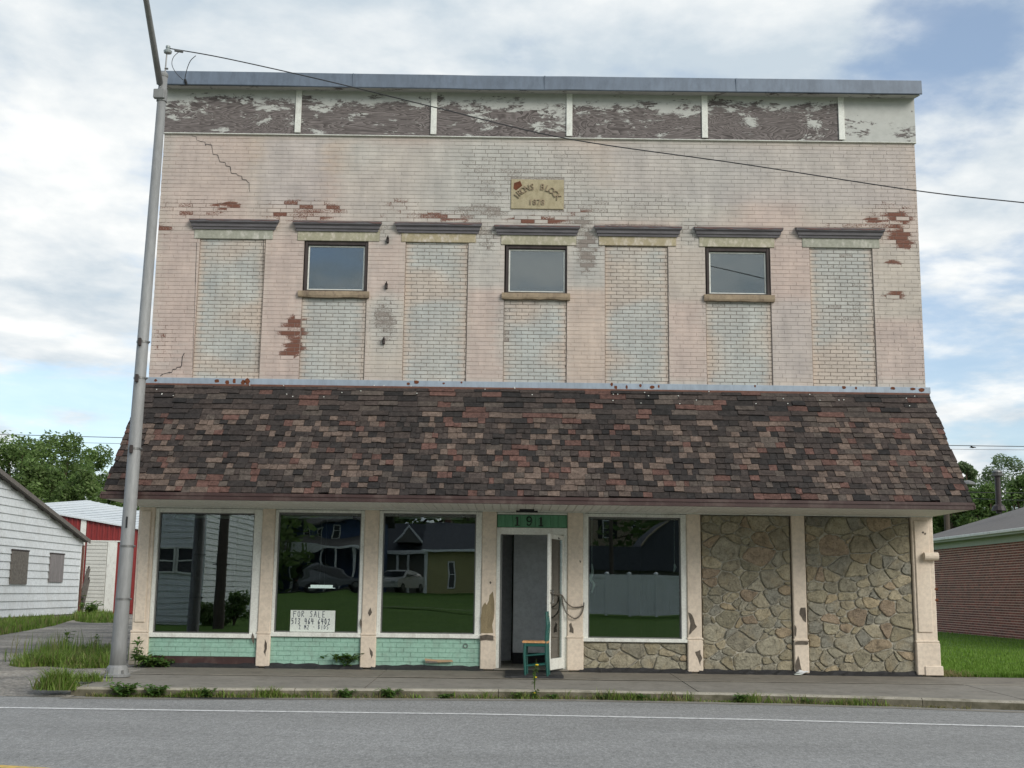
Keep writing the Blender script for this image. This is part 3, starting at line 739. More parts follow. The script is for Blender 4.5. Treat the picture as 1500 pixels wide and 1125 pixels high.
# date stone with raised lettering
pl = cb('date_stone', M['plaque'], BLD, plq[0]+.004, plq[1]-.004, -.016, .05, plq[2]+.004, plq[3]-.004, .008)
def glyph(s_, size, extr):
    cu = bpy.data.curves.new('g', 'FONT'); cu.body = s_; cu.size = size; cu.extrude = extr; cu.align_x = 'CENTER'; cu.resolution_u = 2
    o = bpy.data.objects.new('g', cu); COL.objects.link(o)
    me = bpy.data.meshes.new_from_object(o.evaluated_get(bpy.context.evaluated_depsgraph_get())); bpy.data.objects.remove(o); return me
def put_glyph(name, s_, size, extr, mat, parent, x, z, ang, y, sx=1.0):
    me = glyph(s_, size, extr); R = Matrix.Translation((x, y, z)) @ Matrix.Rotation(ang, 4, 'Y') @ Matrix.Rotation(rad(90), 4, 'X') @ Matrix.Diagonal((sx, 1, 1, 1))
    me.transform(R); me.materials.clear(); me.materials.append(mat)
    o = bpy.data.objects.new(name, me); COL.objects.link(o); set_parent(o, parent); return o
pcx = (plq[0]+plq[1])/2; pz0 = plq[2] + .10
word = 'IRONS BLOCK'
for i, ch in enumerate(word):
    if ch == ' ': continue
    a = rad(-66 + 132*i/(len(word)-1)); r_x, r_z = .315, .245
    put_glyph('letter', ch, .145, .014, M['sill'], pl, pcx + r_x*math.sin(a), pz0 + r_z*math.cos(a) - .02, a*.8, -.020, .85)
put_glyph('letter', '1878', .13, .010, M['sill'], pl, pcx - .01, pz0 - .03, 0, -.020, 1.0)
b = MB(); q = [P(753, 268, -.0175), P(762, 265, -.0175), P(765, 272, -.0175), P(756, 279, -.0175), P(752, 276, -.0175)]
b.add(q, [(0,1,2,3,4)]); b.build('exposed_brick', M['rustspot'], pl)

# plywood frieze, battens, soffit and metal coping
zb0, zb1 = ZW1 + .0, P(790, 137, -.03).z
bat = [437, 635.5, 834, 1032, 1232]
edges = [XL - .0] + [P(x, 170, -.03).x for x in bat] + [XR + .015]
for i in range(6):
    cb('frieze_panel', M['plywhite' if i == 5 else 'plywood'], BLD, edges[i] + .002, edges[i+1] - .002, -.030 - (.004 if i == 5 else 0), -.005, zb0 + .012, zb1, .003)
    if i < 5: cb('batten', M['white'], BLD, edges[i+1] - .048, edges[i+1] + .048, -.055, -.0345, zb0 + .03, zb1 - .004, .004)
cb('frieze_drip_edge', M['white'], BLD, XL - .01, XR + .02, -.040, .03, zb0 - .004, zb0 + .010, .003)
bk = MB(); bk.box(XL, XR, -.004, .1, zb0, zb1 + .3); bk.build('frieze_backing', M['darkframe'], BLD)
cx0, cx1 = P(246, 110, -.25).x - .17, P(1350, 125, -.25).x
zc0, zc1 = P(790, 131.5, -.25).z, P(790, 111, -.25).z
cop = MB(); segs = 24; vs = []
for i in range(segs+1):
    xx = cx0 + (cx1-cx0)*i/segs; dz = .012*vn(xx, 0, .7, 2.0) - (.02 if 13 > i > 9 else 0)*0.6
    vs += [(xx, -.25, zc0+dz), (xx, -.262, zc0+dz+.012), (xx, -.25, zc1+dz*.6), (xx, .3, zc1+.06)]
fs = [(4*i+q, 4*i+4+q, 4*i+5+q, 4*i+1+q) for i in range(segs) for q in range(3)]
fs += [(0, 1, 2, 3), tuple(4*segs+q for q in range(4))]
cop.add(vs, fs); co = cop.build('roof_coping', M['bluemetal'], BLD, fix=False)
for xx in (-2.6, .45, 3.5): cb('coping_seam', M['bluemetal'], co, xx, xx+.02, -.2675, -.2, zc0+.02, zc1-.005, .003)
b = MB(); b.add([(cx0+.02, -.245, zc0-.004), (cx1-.02, -.245, zc0-.004), (cx1-.05, .0, zb1+.002), (cx0+.05, .0, zb1+.002)], [(0,3,2,1)])
b.add([(cx0+.02, -.245, zc0+.01), (cx1-.02, -.245, zc0+.01), (cx1-.05, .0, zb1+.03), (cx0+.05, .0, zb1+.03)], [(0,1,2,3)])
b.build('frieze_soffit', M['plywhite'], BLD)

# body of the building behind the front
b = MB(); DB = 15.0
for xx, s_ in ((XL + .004, -1), (XR - .004, 1)):
    b.add([(xx, .012, 0), (xx, DB, 0), (xx, DB, zc1), (xx, .012, zc1)], [(0,1,2,3)])
b.add([(XL, DB, 0), (XR, DB, 0), (XR, DB, zc1), (XL, DB, zc1)], [(0,1,2,3)])
b.a = [(*PINK, .1, 1.0)]*len(b.v); b.has = True
b.build('side_wall', M['pbrick'], BLD)
cb('flat_roof', M['tar'], BLD, XL + .01, XR - .01, .32, DB, zc1 - .15, zc1 - .02, .01)
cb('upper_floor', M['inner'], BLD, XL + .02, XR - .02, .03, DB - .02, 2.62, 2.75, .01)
for px, py in ((566, 419), (562, 500), (568, 352)):                      # iron brackets left in the wall
    p = P(px, py, -.02); b = MB(); b.cbox(p.x-.02, p.x+.02, -.05, .01, p.z-.045, p.z+.045, .008); b.tube([(p.x, -.05, p.z+.02), (p.x+.01, -.10, p.z+.05)], .010, 6)
    b.build('wall_bracket', M['darkframe'], BLD)

# flashing and mansard
fz0, fz1 = P(786, 569, -.03).z, P(786, 560, -.03).z
fl = cb('flashing', M['flash'], BLD, XL - .03, XR + .06, -.035, .02, fz0, fz1, .004)
for px, w_, h_ in ((228, 5, 4), (318, 7, 6), (333, 6, 7), (343, 5, 8), (356, 6, 9), (362, 7, 10), (598, 5, 4), (610, 8, 5), (650, 4, 3), (676, 3, 3), (896, 4, 5), (902, 5, 6), (918, 3, 5), (938, 4, 5), (955, 8, 5), (965, 3, 5), (1106, 3, 4), (1236, 6, 5), (1254, 3, 4), (1308, 7, 5), (1337, 8, 4), (1350, 10, 6)):
    yy = 560 + (px - 786)*.0125 + random.uniform(1.5, 6); p = P(px, yy, -.037); b = MB()
    pts = [(p.x + w_/180*math.cos(a)*random.uniform(.7, 1.2), -.0372, p.z + h_/180*math.sin(a)*random.uniform(.7, 1.2)) for a in [k*math.pi/4 for k in range(8)]]
    b.add(pts, [tuple(range(8))]); b.build('rust_spot', M['rustspot'], fl)
EY, EZ = -1.60, 2.455
TY, TZ = -.05, fz0 - .005
MX0, MX1 = XL - .05, XR + .03
sv = Vector((0, EY-TY, EZ-TZ)); SLEN = sv.length; sv.normalize()        # down the slope
nv = Vector((0, sv.z, -sv.y)); nv = nv if nv.z > 0 else -nv
deck = MB()
deck.add([(MX0+.03, TY, TZ-.02), (MX1-.03, TY, TZ-.02), (MX1-.03, EY+.03, EZ-.02), (MX0+.03, EY+.03, EZ-.02)], [(0,3,2,1)])
deck.add([(MX0+.03, TY, TZ-.02), (MX0+.03, EY+.03, EZ-.02), (MX0+.03, .0, EZ-.02), (MX0+.03, 0, TZ-.02)], [(0,1,2,3)])
deck.add([(MX1-.03, TY, TZ-.02), (MX1-.03, EY+.03, EZ-.02), (MX1-.03, .0, EZ-.02), (MX1-.03, 0, TZ-.02)], [(3,2,1,0)])
MAN = deck.build('mansard_roof', M['fascia'], BLD)
ROWS = 20; EXPO = SLEN/ROWS
CHAR, BRN, TANB, REDB, GRYB = srgb(48, 46, 45), srgb(72, 64, 60), srgb(106, 92, 83), srgb(98, 74, 67), srgb(86, 78, 72)
def shingle_into(b, xa, xb, rr):
    d0 = SLEN - rr*EXPO + random.uniform(-.013, .013); d1 = d0 - EXPO - .035
    d1 = max(d1, 0.0)
    o = Vector((0, TY, TZ)); lift = random.uniform(.009, .030); th = .009
    g = .0025
    sk = random.uniform(-.004, .004)
    xm = (xa+xb)/2; zz_ = EZ + rr*EXPO*.72
    v = vn(xm*1.0, zz_*2.2, 1.1, 12.0); w_ = random.random()
    dark = .42 + .55*v + (.12 if rr < 3 else 0) - (.25 if xm > 4.3 else 0)
    chk = .22 if (int(xm/.14) + rr) % 2 else -.08
    if w_ < dark - chk: col = lerp(CHAR, BRN, random.random()*.7)
    else: col = random.choice((BRN, BRN, TANB, TANB, GRYB, REDB)) if rr < 15 else random.choice((BRN, BRN, BRN, GRYB, REDB, CHAR))
    s_ = random.uniform(.85, 1.12); at = (col[0]*s_, col[1]*s_, col[2]*s_, 0, 0)
    vs = []
    for (x, d, h) in ((xa+g, d0+sk, lift), (xb-g, d0-sk, lift), (xb-g, d1, .004), (xa+g, d1, .004), (xa+g, d0+sk, lift-th-.004), (xb-g, d0-sk, lift-th-.004), (xb-g, d1, -.002), (xa+g, d1, -.002)):
        p = o + sv*d + nv*h; vs.append((x, p.y, p.z))
    b.add(vs, [(0,1,2,3), (4,5,1,0), (5,6,2,1), (6,7,3,2), (7,4,0,3)], at)
nsing = 0; rest = MB()
for rr in range(ROWS):
    x = MX0 - random.uniform(0, .1)
    while x < MX1:
        w_ = random.choice((.07, .09, .11, .12, .13, .14, .14, .17, .24)) if rr < 14 else random.choice((.2, .3, .3, .4))
        a, b_ = max(x, MX0 + random.uniform(-.01, .01)), min(x + w_, MX1 + random.uniform(-.012, .012))
        if b_ - a > .03:
            tgt = MB() if nsing < 300 else rest
            shingle_into(tgt, a, b_, rr)
            if tgt is not rest: tgt.build('shingle', M['shingle'], MAN); nsing += 1
        x += w_
tag(rest.build('shingles', M['shingle'], MAN), kind='stuff')
cb('ridge_strip', M['ridge'], BLD, MX0, MX1, -.085, -.03, fz0 - .045, fz0 - .002, .006)
b = MB()
for i in range(40):
    xx = random.uniform(MX0, MX1); p = Vector((xx, TY, TZ)) + Vector((0, sv.y, sv.z))*random.uniform(.0, .5)**1.5 + nv*.018
    b.cbox(p.x-.008, p.x+.008, p.y-.008, p.y+.008, p.z-.006, p.z+.008, .003)
tag(b.build('bird_droppings', M['white'], MAN), kind='stuff')
fz_b = 2.352
fas = cb('eave_fascia', M['fascia'], BLD, MX0 - .0, MX1 + .0, EY - .022, EY + .006, fz_b, EZ - .006, .004)
cb('eave_drip_edge', M['fascia'], BLD, MX0 - .006, MX1 + .006, EY - .034, EY - .0235, EZ - .045, EZ - .002, .003)
cb('eave_end', M['fascia'], BLD, MX1 + .002, MX1 + .022, EY - .03, -.02, fz_b + .01, EZ - .03, .004)
cb('eave_end', M['fascia'], BLD, MX0 - .022, MX0 - .002, EY - .03, -.02, fz_b + .01, EZ - .03, .004)
SOF = cb('eave_soffit', M['soffit'], BLD, MX0 + .01, MX1 - .01, EY + .012, -.062, 2.375, 2.395, .004)
xx = MX0 + .01; bmesh_ = None
while xx < MX1 - .02:
    x1 = min(xx + .12, MX1 - .01)
    if bmesh_ is None or x1 - xx < .119:
        o = cb('soffit_board', M['soffit'], SOF, 0.003, x1-xx-.003, EY + .012, -.0635 , 2.358, 2.373, .004); bmesh_ = o.data; o.location.x = xx
    else:
        o = bpy.data.objects.new('soffit_board', bmesh_); COL.objects.link(o); o.parent = SOF; o.location.x = xx
    xx += .12
cb('soffit_channel', M['white'], BLD, XL, XR, -.060, .02, 2.345, 2.384, .003)

# ------------------------------------------------------------------ shop front
ZH = 2.352
pil = [(None, 228, None, 212, 1), (385.5, 404, 370, 391.5, 0), (535, 556, 526, 547, 0), (707, 728, 702, 723.5, 0), (831.6, 854, 832.5, 854, 0), (1005, 1025.5, 1008, 1029, 0), (1158, 1177.4, 1165, 1187, 0), (1333, 1364.6, 1340.5, 1378, 1)]
PILX = []
for i, (a, b_, c_, d_, wide) in enumerate(pil):
    x1 = P(b_, 752).x; x0 = P(a, 752).x if a else XL
    if i == 7: x1 = XR
    PILX.append((x0, x1))
    zs_ = P((x0+.5)*95+746, 938).z
    zp = .505
    pb = MB(); pb.cbox(x0, x1, -.03, .12, zp-.004, ZH, .012)
    if wide:
        pb.cbox(x0+.035, x1-.07 if i == 7 else x1-.05, -.052, -.0305, zp+.13, ZH-.06, .012)
    pb_o = pb.build('pillar', M['cream'], BLD)
    cb('pillar_moulding', M['cream'], pb_o, x0-.012, x1+.012, -.058 if wide else -.044, .05, zp-.022, zp+.012, .008)
    w0 = .012 if not wide else .02
    cb('pillar_plinth', M['cream'], pb_o, x0-w0*.4, x1+w0, -.045 - (.02 if wide else 0), .11, .012, zp-.024, .012)
    if i == 7:
        cb('pillar_foot', M['cream'], pb_o, x0+.10, x1+.045, -.085, .1, .008, .15, .012)
        s0 = P(1352, 815, -.06)
        b = MB(); b.tube([(s0.x, -.10, s0.z), (x1+.03, -.10, s0.z)], .062, 12); b.cbox(s0.x+.01, x1+.02, -.10, -.03, s0.z-.055, s0.z+.055, .01); b.build('scroll_bracket', M['cream'], pb_o)
        for py in (863, 879):
            q = P(1369, py, -.02); b = MB(); b.tube([(x1-.02, -.01, q.z), (x1+.035, -.01, q.z)], .022, 8); b.build('bolt', M['rustspot'], pb_o)
# bare patches where the pillar paint has come away
def bare(pi, pts, mat='patch', y=-.0335):
    b = MB(); q = []
    pts = [P(x, y_, y) for x, y_ in pts]
    for k in range(len(pts)):
        a, c_ = pts[k], pts[(k+1) % len(pts)]; q.append(a); mm = a.lerp(c_, .5); d = (c_-a); q.append(mm + Vector((-d.z, 0, d.x))*random.uniform(-.12, .12))
    b.add(q, [tuple(range(len(q)))]); return b.build('bare_patch', M[mat], BLD, fix=False)
bare(3, [(722, 866), (724, 880), (723.5, 905), (722.5, 927), (704, 927), (704, 905), (706, 890), (711, 882), (713, 886), (717, 872)], 'patchtan')
bare(3, [(703, 931), (722.5, 931), (723, 938), (703, 938)], 'patch', -.0595)
bare(5, [(1008, 897), (1014, 901), (1017, 909), (1021, 918), (1014, 925), (1009, 930)])
bare(5, [(1018, 955), (1026, 952), (1029, 964), (1026, 976), (1022, 964)], 'patch', -.0455)
bare(6, [(1173, 890), (1180, 890), (1181, 912), (1176, 908), (1171, 900)])
bare(6, [(1166, 984), (1166, 968), (1169, 960), (1172, 972), (1175, 984)], 'patch', -.0455)
bare(6, [(1164, 915), (1167, 921), (1166, 933), (1164, 930)])
bare(6, [(1165, 940), (1184, 940), (1184, 944), (1165, 944)], 'patch', -.0595)
bare(4, [(834, 926), (833.5, 915), (837, 912), (840, 921), (840, 928)])
bare(1, [(388, 936), (391, 950), (389, 962), (386, 955), (387, 946)], 'patch', -.0455)
bare(1, [(370, 926), (372, 932), (371, 946), (369.5, 940)], 'patch', -.0455)
bare(2, [(543, 890), (545, 897), (541, 903), (539, 898)]); bare(2, [(541, 948), (546, 955), (544, 965), (542, 958)], 'patch', -.0455); bare(2, [(528, 906), (530, 915), (528, 922), (527, 914)])
bare(3, [(718, 851), (720, 853), (719, 856), (717, 854)])
bare(4, [(849, 820), (851, 822), (850, 825)])
for px, py in ((1352, 780), (1355, 782)): bare(7, [(px, py-2), (px+2, py), (px, py+2), (px-2, py)], 'patch', -.0535)

# display windows
def shop_window(glass_px, outer_l, outer_r, sill_py, key):
    (ax, ay), (bx_, by), (cx_, cy), (dx, dy) = glass_px
    GY = .075
    x0 = (P(ax, ay, GY).x + P(cx_, cy, GY).x)/2; x1 = (P(bx_, by, GY).x + P(dx, dy, GY).x)/2
    z1 = (P(ax, ay, GY).z + P(bx_, by, GY).z)/2; z0 = (P(cx_, cy, GY).z + P(dx, dy, GY).z)/2
    o0, o1 = outer_l, outer_r
    fr = MB()
    fr.cbox(o0, x0, .0, .12, z0-.03, ZH-.012, .006); fr.cbox(x1, o1, .0, .12, z0-.03, ZH-.012, .006); fr.cbox(x0+.001, x1-.001, .002, .12, z1, ZH-.012, .006)
    w = fr.build('shop_window', M['white'], BLD)
    st_ = MB(); st_.cbox(x0, x0+.018, .045, .07, z0, z1, .003); st_.cbox(x1-.018, x1, .045, .07, z0, z1, .003); st_.cbox(x0+.018, x1-.018, .047, .07, z0, z0+.014, .003); st_.cbox(x0+.018, x1-.018, .047, .07, z1-.016, z1, .003)
    st_.build('glazing_bead', M['steel'], w)
    g = MB(); g.box(x0-.002, x1+.002, .0725, .0785, z0-.002, z1+.002); g.build('pane', M[key], w)
    zs_ = P((ax+bx_)/2, sill_py, -.02).z
    cb('sill', M['white'], w, o0 - .012, o1 + .012, -.032, .119, zs_ + .002, z0 - .002, .006)
    return x0, x1, z0, z1, zs_
def between(i): return PILX[i][1], PILX[i+1][0]
W1 = shop_window([(236.5, 751.5), (376, 751.5), (224, 927), (365, 927)], *between(0), 934.5, 'glass')
W2 = shop_window([(410, 751.5), (532, 751.5), (401.5, 926), (523, 926)], *between(1), 933.5, 'glasswavy')
W3 = shop_window([(563, 752.4), (698, 753), (557, 927.6), (695, 928)], *between(2), 935, 'glass')
W4 = shop_window([(860.4, 757), (995.5, 759), (862, 933.5), (998, 936)], *between(4), 941, 'glass')
# painted brick bulkheads under the first three
for k, (Wk, i) in enumerate(((W1, 0), (W2, 1), (W3, 2))):
    x0, x1 = between(i); zt = Wk[4] - .002; zb = .145 if k == 0 else .035
    bh = cb('bulkhead', M['green'], BLD, x0+.004, x1-.004, .0165, .12, zb, zt, .003)
    nrow = round((zt-zb)/.066); rh = (zt-zb)/nrow
    for r_ in range(nrow):
        x = x0 - (.0 if r_ % 2 else .105)
        while x < x1:
            q0, q1 = max(x, x0+.006), min(x+.21, x1-.006)
            if q1-q0 > .02:
                b = MB(); y = random.uniform(.0065, .0095); c_ = .003
                z0_, z1_ = zb+r_*rh+.0025, zb+(r_+1)*rh-.0025
                b.add([(q0+.0012+c_, y, z0_+c_), (q1-.0012-c_, y, z0_+c_), (q1-.0012-c_, y, z1_-c_), (q0+.0012+c_, y, z1_-c_), (q0+.0012, .018, z0_), (q1-.0012, .018, z0_), (q1-.0012, .018, z1_), (q0+.0012, .018, z1_)],
                      [(0,1,2,3), (4,5,1,0), (5,6,2,1), (6,7,3,2), (7,4,0,3)])
                b.build('brick', M['green'], bh)
            x += .21
    if k == 0: cb('skirting_board', M['fascia'], BLD, x0+.006, x1-.006, -.006, .1, .03, .143, .005)
for i in (0, 1, 2, 4, 5, 6):
    x0, x1 = between(i)
    if i == 4: pass
    b = MB(); vs = []; ns = 16
    for k in range(ns+1):
        xx = x0 - .05 + (x1-x0+.1)*k/ns; vs += [(xx, -.13+random.uniform(-.05, .03), -.014), (xx, -.045, .020+random.uniform(-.008, .02)), (xx, .004, .058+random.uniform(-.014, .014))]
    b.add(vs, [(3*k+q, 3*k+3+q, 3*k+4+q, 3*k+1+q) for k in range(ns) for q in range(2)]); b.build('tar_strip', M['tar'], BLD)

# rubble stone panels
STONEC = [srgb(166, 158, 132), srgb(158, 152, 132), srgb(172, 160, 132), srgb(182, 162, 128), srgb(150, 147, 134), srgb(140, 140, 132), srgb(176, 152, 122), srgb(164, 138, 114), srgb(186, 172, 142), srgb(154, 148, 124), srgb(160, 154, 136), srgb(170, 160, 136), srgb(162, 156, 136), srgb(168, 158, 130)]
def clip(poly, nx, ny, d):
    out_ = []
    for i in range(len(poly)):
        p, q = poly[i], poly[(i+1) % len(poly)]; dp = p[0]*nx+p[1]*ny-d; dq = q[0]*nx+q[1]*ny-d
        if dp <= 0: out_.append(p)
        if (dp < 0 < dq) or (dq < 0 < dp):
            t_ = dp/(dp-dq); out_.append((p[0]+(q[0]-p[0])*t_, p[1]+(q[1]-p[1])*t_))
    return out_
def stone_panel(x0, x1, z0, z1, n_, seed, Y=.035):
    R_ = random.Random(seed); w, h = x1-x0, z1-z0; S = []
    rmin = math.sqrt(w*h/n_)*.62; tries = 0
    while len(S) < n_ and tries < 9000:
        tries += 1; p = (R_.uniform(0, w), R_.uniform(0, h)); rr = R_.choice((.4, .55, .75, 1.0, 1.0, 1.5, 1.9))*rmin
        if all(math.hypot((p[0]-q[0])*.8, (p[1]-q[1])*1.2) > (rr+q[2])*.55 for q in S): S.append((*p, rr))
    pan = cb('stone_panel', M['mortar_dk'], BLD, x0+.003, x1-.003, Y, Y+.08, z0, z1, .002)
    for i, a in enumerate(S):
        poly = [(0.006, 0.006), (w-.006, 0.006), (w-.006, h-.006), (0.006, h-.006)]
        for j, c_ in enumerate(S):
            if i == j: continue
            dx, dy = (c_[0]-a[0]), (c_[1]-a[1])*1.35; L2 = math.hypot(dx, dy)
            if L2 > 1.2: continue
            mid = .5 + .5*(a[2]**2-c_[2]**2)/(L2*L2); mid = max(.2, min(.8, mid))
            nx, ny = dx/L2, dy*1.35/L2; nl = math.hypot(nx, ny); nx /= nl; ny /= nl
            mx_, my_ = a[0]+(c_[0]-a[0])*mid, a[1]+(c_[1]-a[1])*mid
            poly = clip(poly, nx, ny, nx*mx_+ny*my_-.0055)
            if len(poly) < 3: break
        if len(poly) < 3: continue
        q = []                                       # cut the corners, roughen the outline
        for k in range(len(poly)):
            p, r_ = poly[k], poly[(k+1) % len(poly)]; e = math.hypot(r_[0]-p[0], r_[1]-p[1])
            f = min(.3, .022/max(e, .01))
            q.append((p[0]+(r_[0]-p[0])*f, p[1]+(r_[1]-p[1])*f))
            for t_ in ((.3, .52, .74) if e > .16 else (.36, .66) if e > .07 else ()): q.append((p[0]+(r_[0]-p[0])*t_+R_.uniform(-.012, .006), p[1]+(r_[1]-p[1])*t_+R_.uniform(-.010, .006)))
            q.append((p[0]+(r_[0]-p[0])*(1-f), p[1]+(r_[1]-p[1])*(1-f)))
        cx_, cy = sum(p[0] for p in q)/len(q), sum(p[1] for p in q)/len(q)
        size = max(math.hypot(p[0]-cx_, p[1]-cy) for p in q)
        if size < .02: continue
        pr = R_.uniform(.018, .036); col = lerp(R_.choice(STONEC), STONEC[10], .42); s_ = R_.uniform(.80, 1.15); at = (col[0]*s_, col[1]*s_, col[2]*s_, 0, 0)
        b = MB(); n2_ = len(q); vs = []
        tx, ty = R_.uniform(-.06, .06), R_.uniform(-.06, .06)
        for (f, yy) in ((1.0, .001), (.965, -pr*.7), (.86, -pr)):
            for p in q:
                xx, zz_ = cx_+(p[0]-cx_)*f, cy+(p[1]-cy)*f
                vs.append((x0+xx, Y+yy+((xx-cx_)*tx+(zz_-cy)*ty if f < 1 else 0), z0+zz_))
        vs.append((x0+cx_, Y-pr-R_.uniform(.0, .006), z0+cy))
        fs = [(r_*n2_+k, r_*n2_+(k+1) % n2_, (r_+1)*n2_+(k+1) % n2_, (r_+1)*n2_+k) for r_ in range(2) for k in range(n2_)]
        fs += [(2*n2_+k, 2*n2_+(k+1) % n2_, 3*n2_) for k in range(n2_)]
        b.add(vs, fs, at); b.build('stone', M['stone'], pan)
    return pan
x0, x1 = between(5); stone_panel(x0+.02, x1-.015, .03, ZH-.012, 92, 5)
x0, x1 = between(6); stone_panel(x0+.02, x1-.01, .03, ZH-.012, 100, 12)
x0, x1 = between(4); stone_panel(x0+.006, x1-.006, .03, W4[4]-.004, 20, 23, .03)

# doorway
x0, x1 = between(3)
zn0, zn1 = P(780, 773, .02).z, P(780, 754, .02).z
jw = .06
dj = MB(); dj.cbox(x0, x0+jw, .0, .14, .03, zn0-.002, .006); dj.cbox(x1-jw, x1, .0, .14, .03, zn0-.002, .006); dj.cbox(x0+jw, x1-jw, .002, .14, zn0-.105, zn0-.002, .006)
DF = dj.build('door_frame', M['white'], BLD)
st_ = MB(); st_.cbox(x0+jw, x0+jw+.03, .06, .1, .03, zn0-.105, .004); st_.cbox(x1-jw-.03, x1-jw, .06, .1, .03, zn0-.105, .004); st_.build('door_stop', M['steel'], DF)
cb('door_head_trim', M['white'], BLD, x0, x1, .0, .12, zn1+.002, ZH-.012, .005)
NP = MB()
NPO = cb('number_panel', M['number_green'], BLD, x0+.003, x1-.003, .02, .1, zn0, zn1, .004)
k = x0 + .01
while k < x1 - .05:
    k1 = min(k + .115, x1-.008); cb('panel_board', M['number_green'], NPO, k+.002, k1-.002, .012, .0195, zn0+.006, zn1-.006, .003); k = k1
def stroke(b, pts, w, y, th=.006):
    for p, q in zip(pts, pts[1:]):
        p, q = Vector((p[0], 0, p[1])), Vector((q[0], 0, q[1])); d = (q-p); 
        if d.length < 1e-5: continue
        d.normalize(); nn = Vector((-d.z, 0, d.x))*w/2; e = d*w*.35
        a = [p-nn-e, q-nn+e, q+nn+e, p+nn-e]
        b.prism([Vector((v.x, y, v.z)) for v in a], (0, -th, 0))
def one_digit(px, py, h=.135):
    c_ = P(px, py, .01); x, z0_ = c_.x, c_.z - h/2; b = MB()
    b.cbox(x-.012, x+.014, .004, .011, z0_+.008, z0_+h, .002); b.cbox(x-.036, x+.036, .0045, .011, z0_, z0_+.014, .002)
    b.prism([(x-.034, .011, z0_+h-.030), (x-.012, .011, z0_+h-.022), (x-.012, .011, z0_+h), (x-.018, .011, z0_+h-.006)], (0, -.006, 0))
    return b.build('digit', M['digit'], NPO, fix=True)
one_digit(757.8, 763.6); one_digit(792.3, 764.4)
c_ = P(775, 763.6, .01); b = MB(); h = .135
ring = [(c_.x + .034*math.cos(a), c_.z + .030 + .036*math.sin(a)) for a in [k*math.pi/8 for k in range(17)]]
stroke(b, ring, .016, .011); stroke(b, [(c_.x+.036, c_.z+.03), (c_.x+.034, c_.z-.015), (c_.x+.022, c_.z-.048), (c_.x+.004, c_.z-.061), (c_.x-.016, c_.z-.058), (c_.x-.030, c_.z-.042)], .015, .0108)
b.build('digit', M['digit'], NPO, fix=True)
# open glazed door, swung out to the street
hx = x1 - jw - .004; fp = P(803, 880, -.62); ang = math.atan2(-.62-.0, fp.x-hx)
dl = math.hypot(.62, fp.x-hx); DM = Matrix.Translation((hx, .0, 0)) @ Matrix.Rotation(ang, 4, 'Z')
dh0, dh1 = .045, zn0 - .115
b = MB()
for (a0, a1, z0_, z1_) in ((0, .075, dh0, dh1), (dl-.075, dl, dh0, dh1), (.075, dl-.075, dh0, dh0+.16), (.075, dl-.075, dh1-.07, dh1)): b.cbox(a0, a1, -.02, .02, z0_+(.001 if a0 == .075 else 0), z1_-(.001 if a0 == .075 else 0), .004, M=DM)
DO = b.build('door', M['white'], BLD)
b = MB(); b.cbox(.0755, dl-.0755, -.003, .003, dh0+.161, dh1-.071, .001, M=DM); b.build('pane', M['glass'], DO)
b = MB(); b.tube([DM @ Vector(v) for v in ((dl-.04, .02, 1.0), (dl-.04, .06, 1.0), (dl-.04, .06, 1.18), (dl-.04, .02, 1.18))], .010, 6); b.cbox(dl-.06, dl-.02, -.045, -.021, .98, 1.1, .004, M=DM); b.build('handle', M['steel'], DO)
b = MB(); b.tube([(hx-.02, .035, dh1-.06), DM @ Vector((dl*.45, .022, dh1-.05))], .014, 6); b.build('closer_arm', M['steel'], DO)
cb('threshold', M['concrete'], BLD, x0-.02, x1+.02, -.06, .16, .004, .030, .006)
# shop interior and entrance lobby
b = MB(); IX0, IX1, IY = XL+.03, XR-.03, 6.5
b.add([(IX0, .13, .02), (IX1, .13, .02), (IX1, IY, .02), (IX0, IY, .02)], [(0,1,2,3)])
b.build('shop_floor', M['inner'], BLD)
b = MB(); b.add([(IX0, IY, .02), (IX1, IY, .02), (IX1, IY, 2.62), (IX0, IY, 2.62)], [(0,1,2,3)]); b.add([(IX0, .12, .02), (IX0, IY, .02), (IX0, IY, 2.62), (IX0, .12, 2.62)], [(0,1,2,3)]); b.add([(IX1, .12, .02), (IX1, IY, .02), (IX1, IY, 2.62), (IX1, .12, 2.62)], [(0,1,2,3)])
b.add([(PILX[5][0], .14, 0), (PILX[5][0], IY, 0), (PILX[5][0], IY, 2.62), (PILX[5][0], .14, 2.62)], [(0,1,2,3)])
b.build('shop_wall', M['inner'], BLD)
lp = P(752, 860, 1.25)
cb('lobby_wall', M['hallwall'], BLD, lp.x, PILX[4][1]+.1, 1.25, 1.33, .20, 2.60, .006)
cb('lobby_side_wall', M['hallwall'], BLD, x0-.10, x0-.03, .16, 2.6, .03, 2.60, .006)
cb('lobby_side_wall', M['hallwall'], BLD, PILX[4][1]-.03, PILX[4][1]+.04, .16, 1.24, .03, 2.60, .006)
cb('lobby_floor', M['concrete'], BLD, x0-.02, PILX[4][1]-.04, .165, 4.0, .021, .028, .002)
cb('lobby_door', M['hallwall'], BLD, x0+.02, lp.x-.02, 2.0, 2.05, .03, 2.3, .006)
cb('baseboard', M['dark'], BLD, lp.x, PILX[4][1]-.04, 1.26, 1.32, .03, .198, .003)
# black lamp bracket under the soffit
p = P(772, 741.5, -.5); b = MB(); b.cbox(p.x-.11, p.x+.11, -.54, -.46, 2.335, 2.357, .004); b.tube([(p.x-.16, -.5, 2.325), (p.x+.16, -.5, 2.325)], .014, 8); b.build('soffit_light_bracket', M['dark'], BLD)

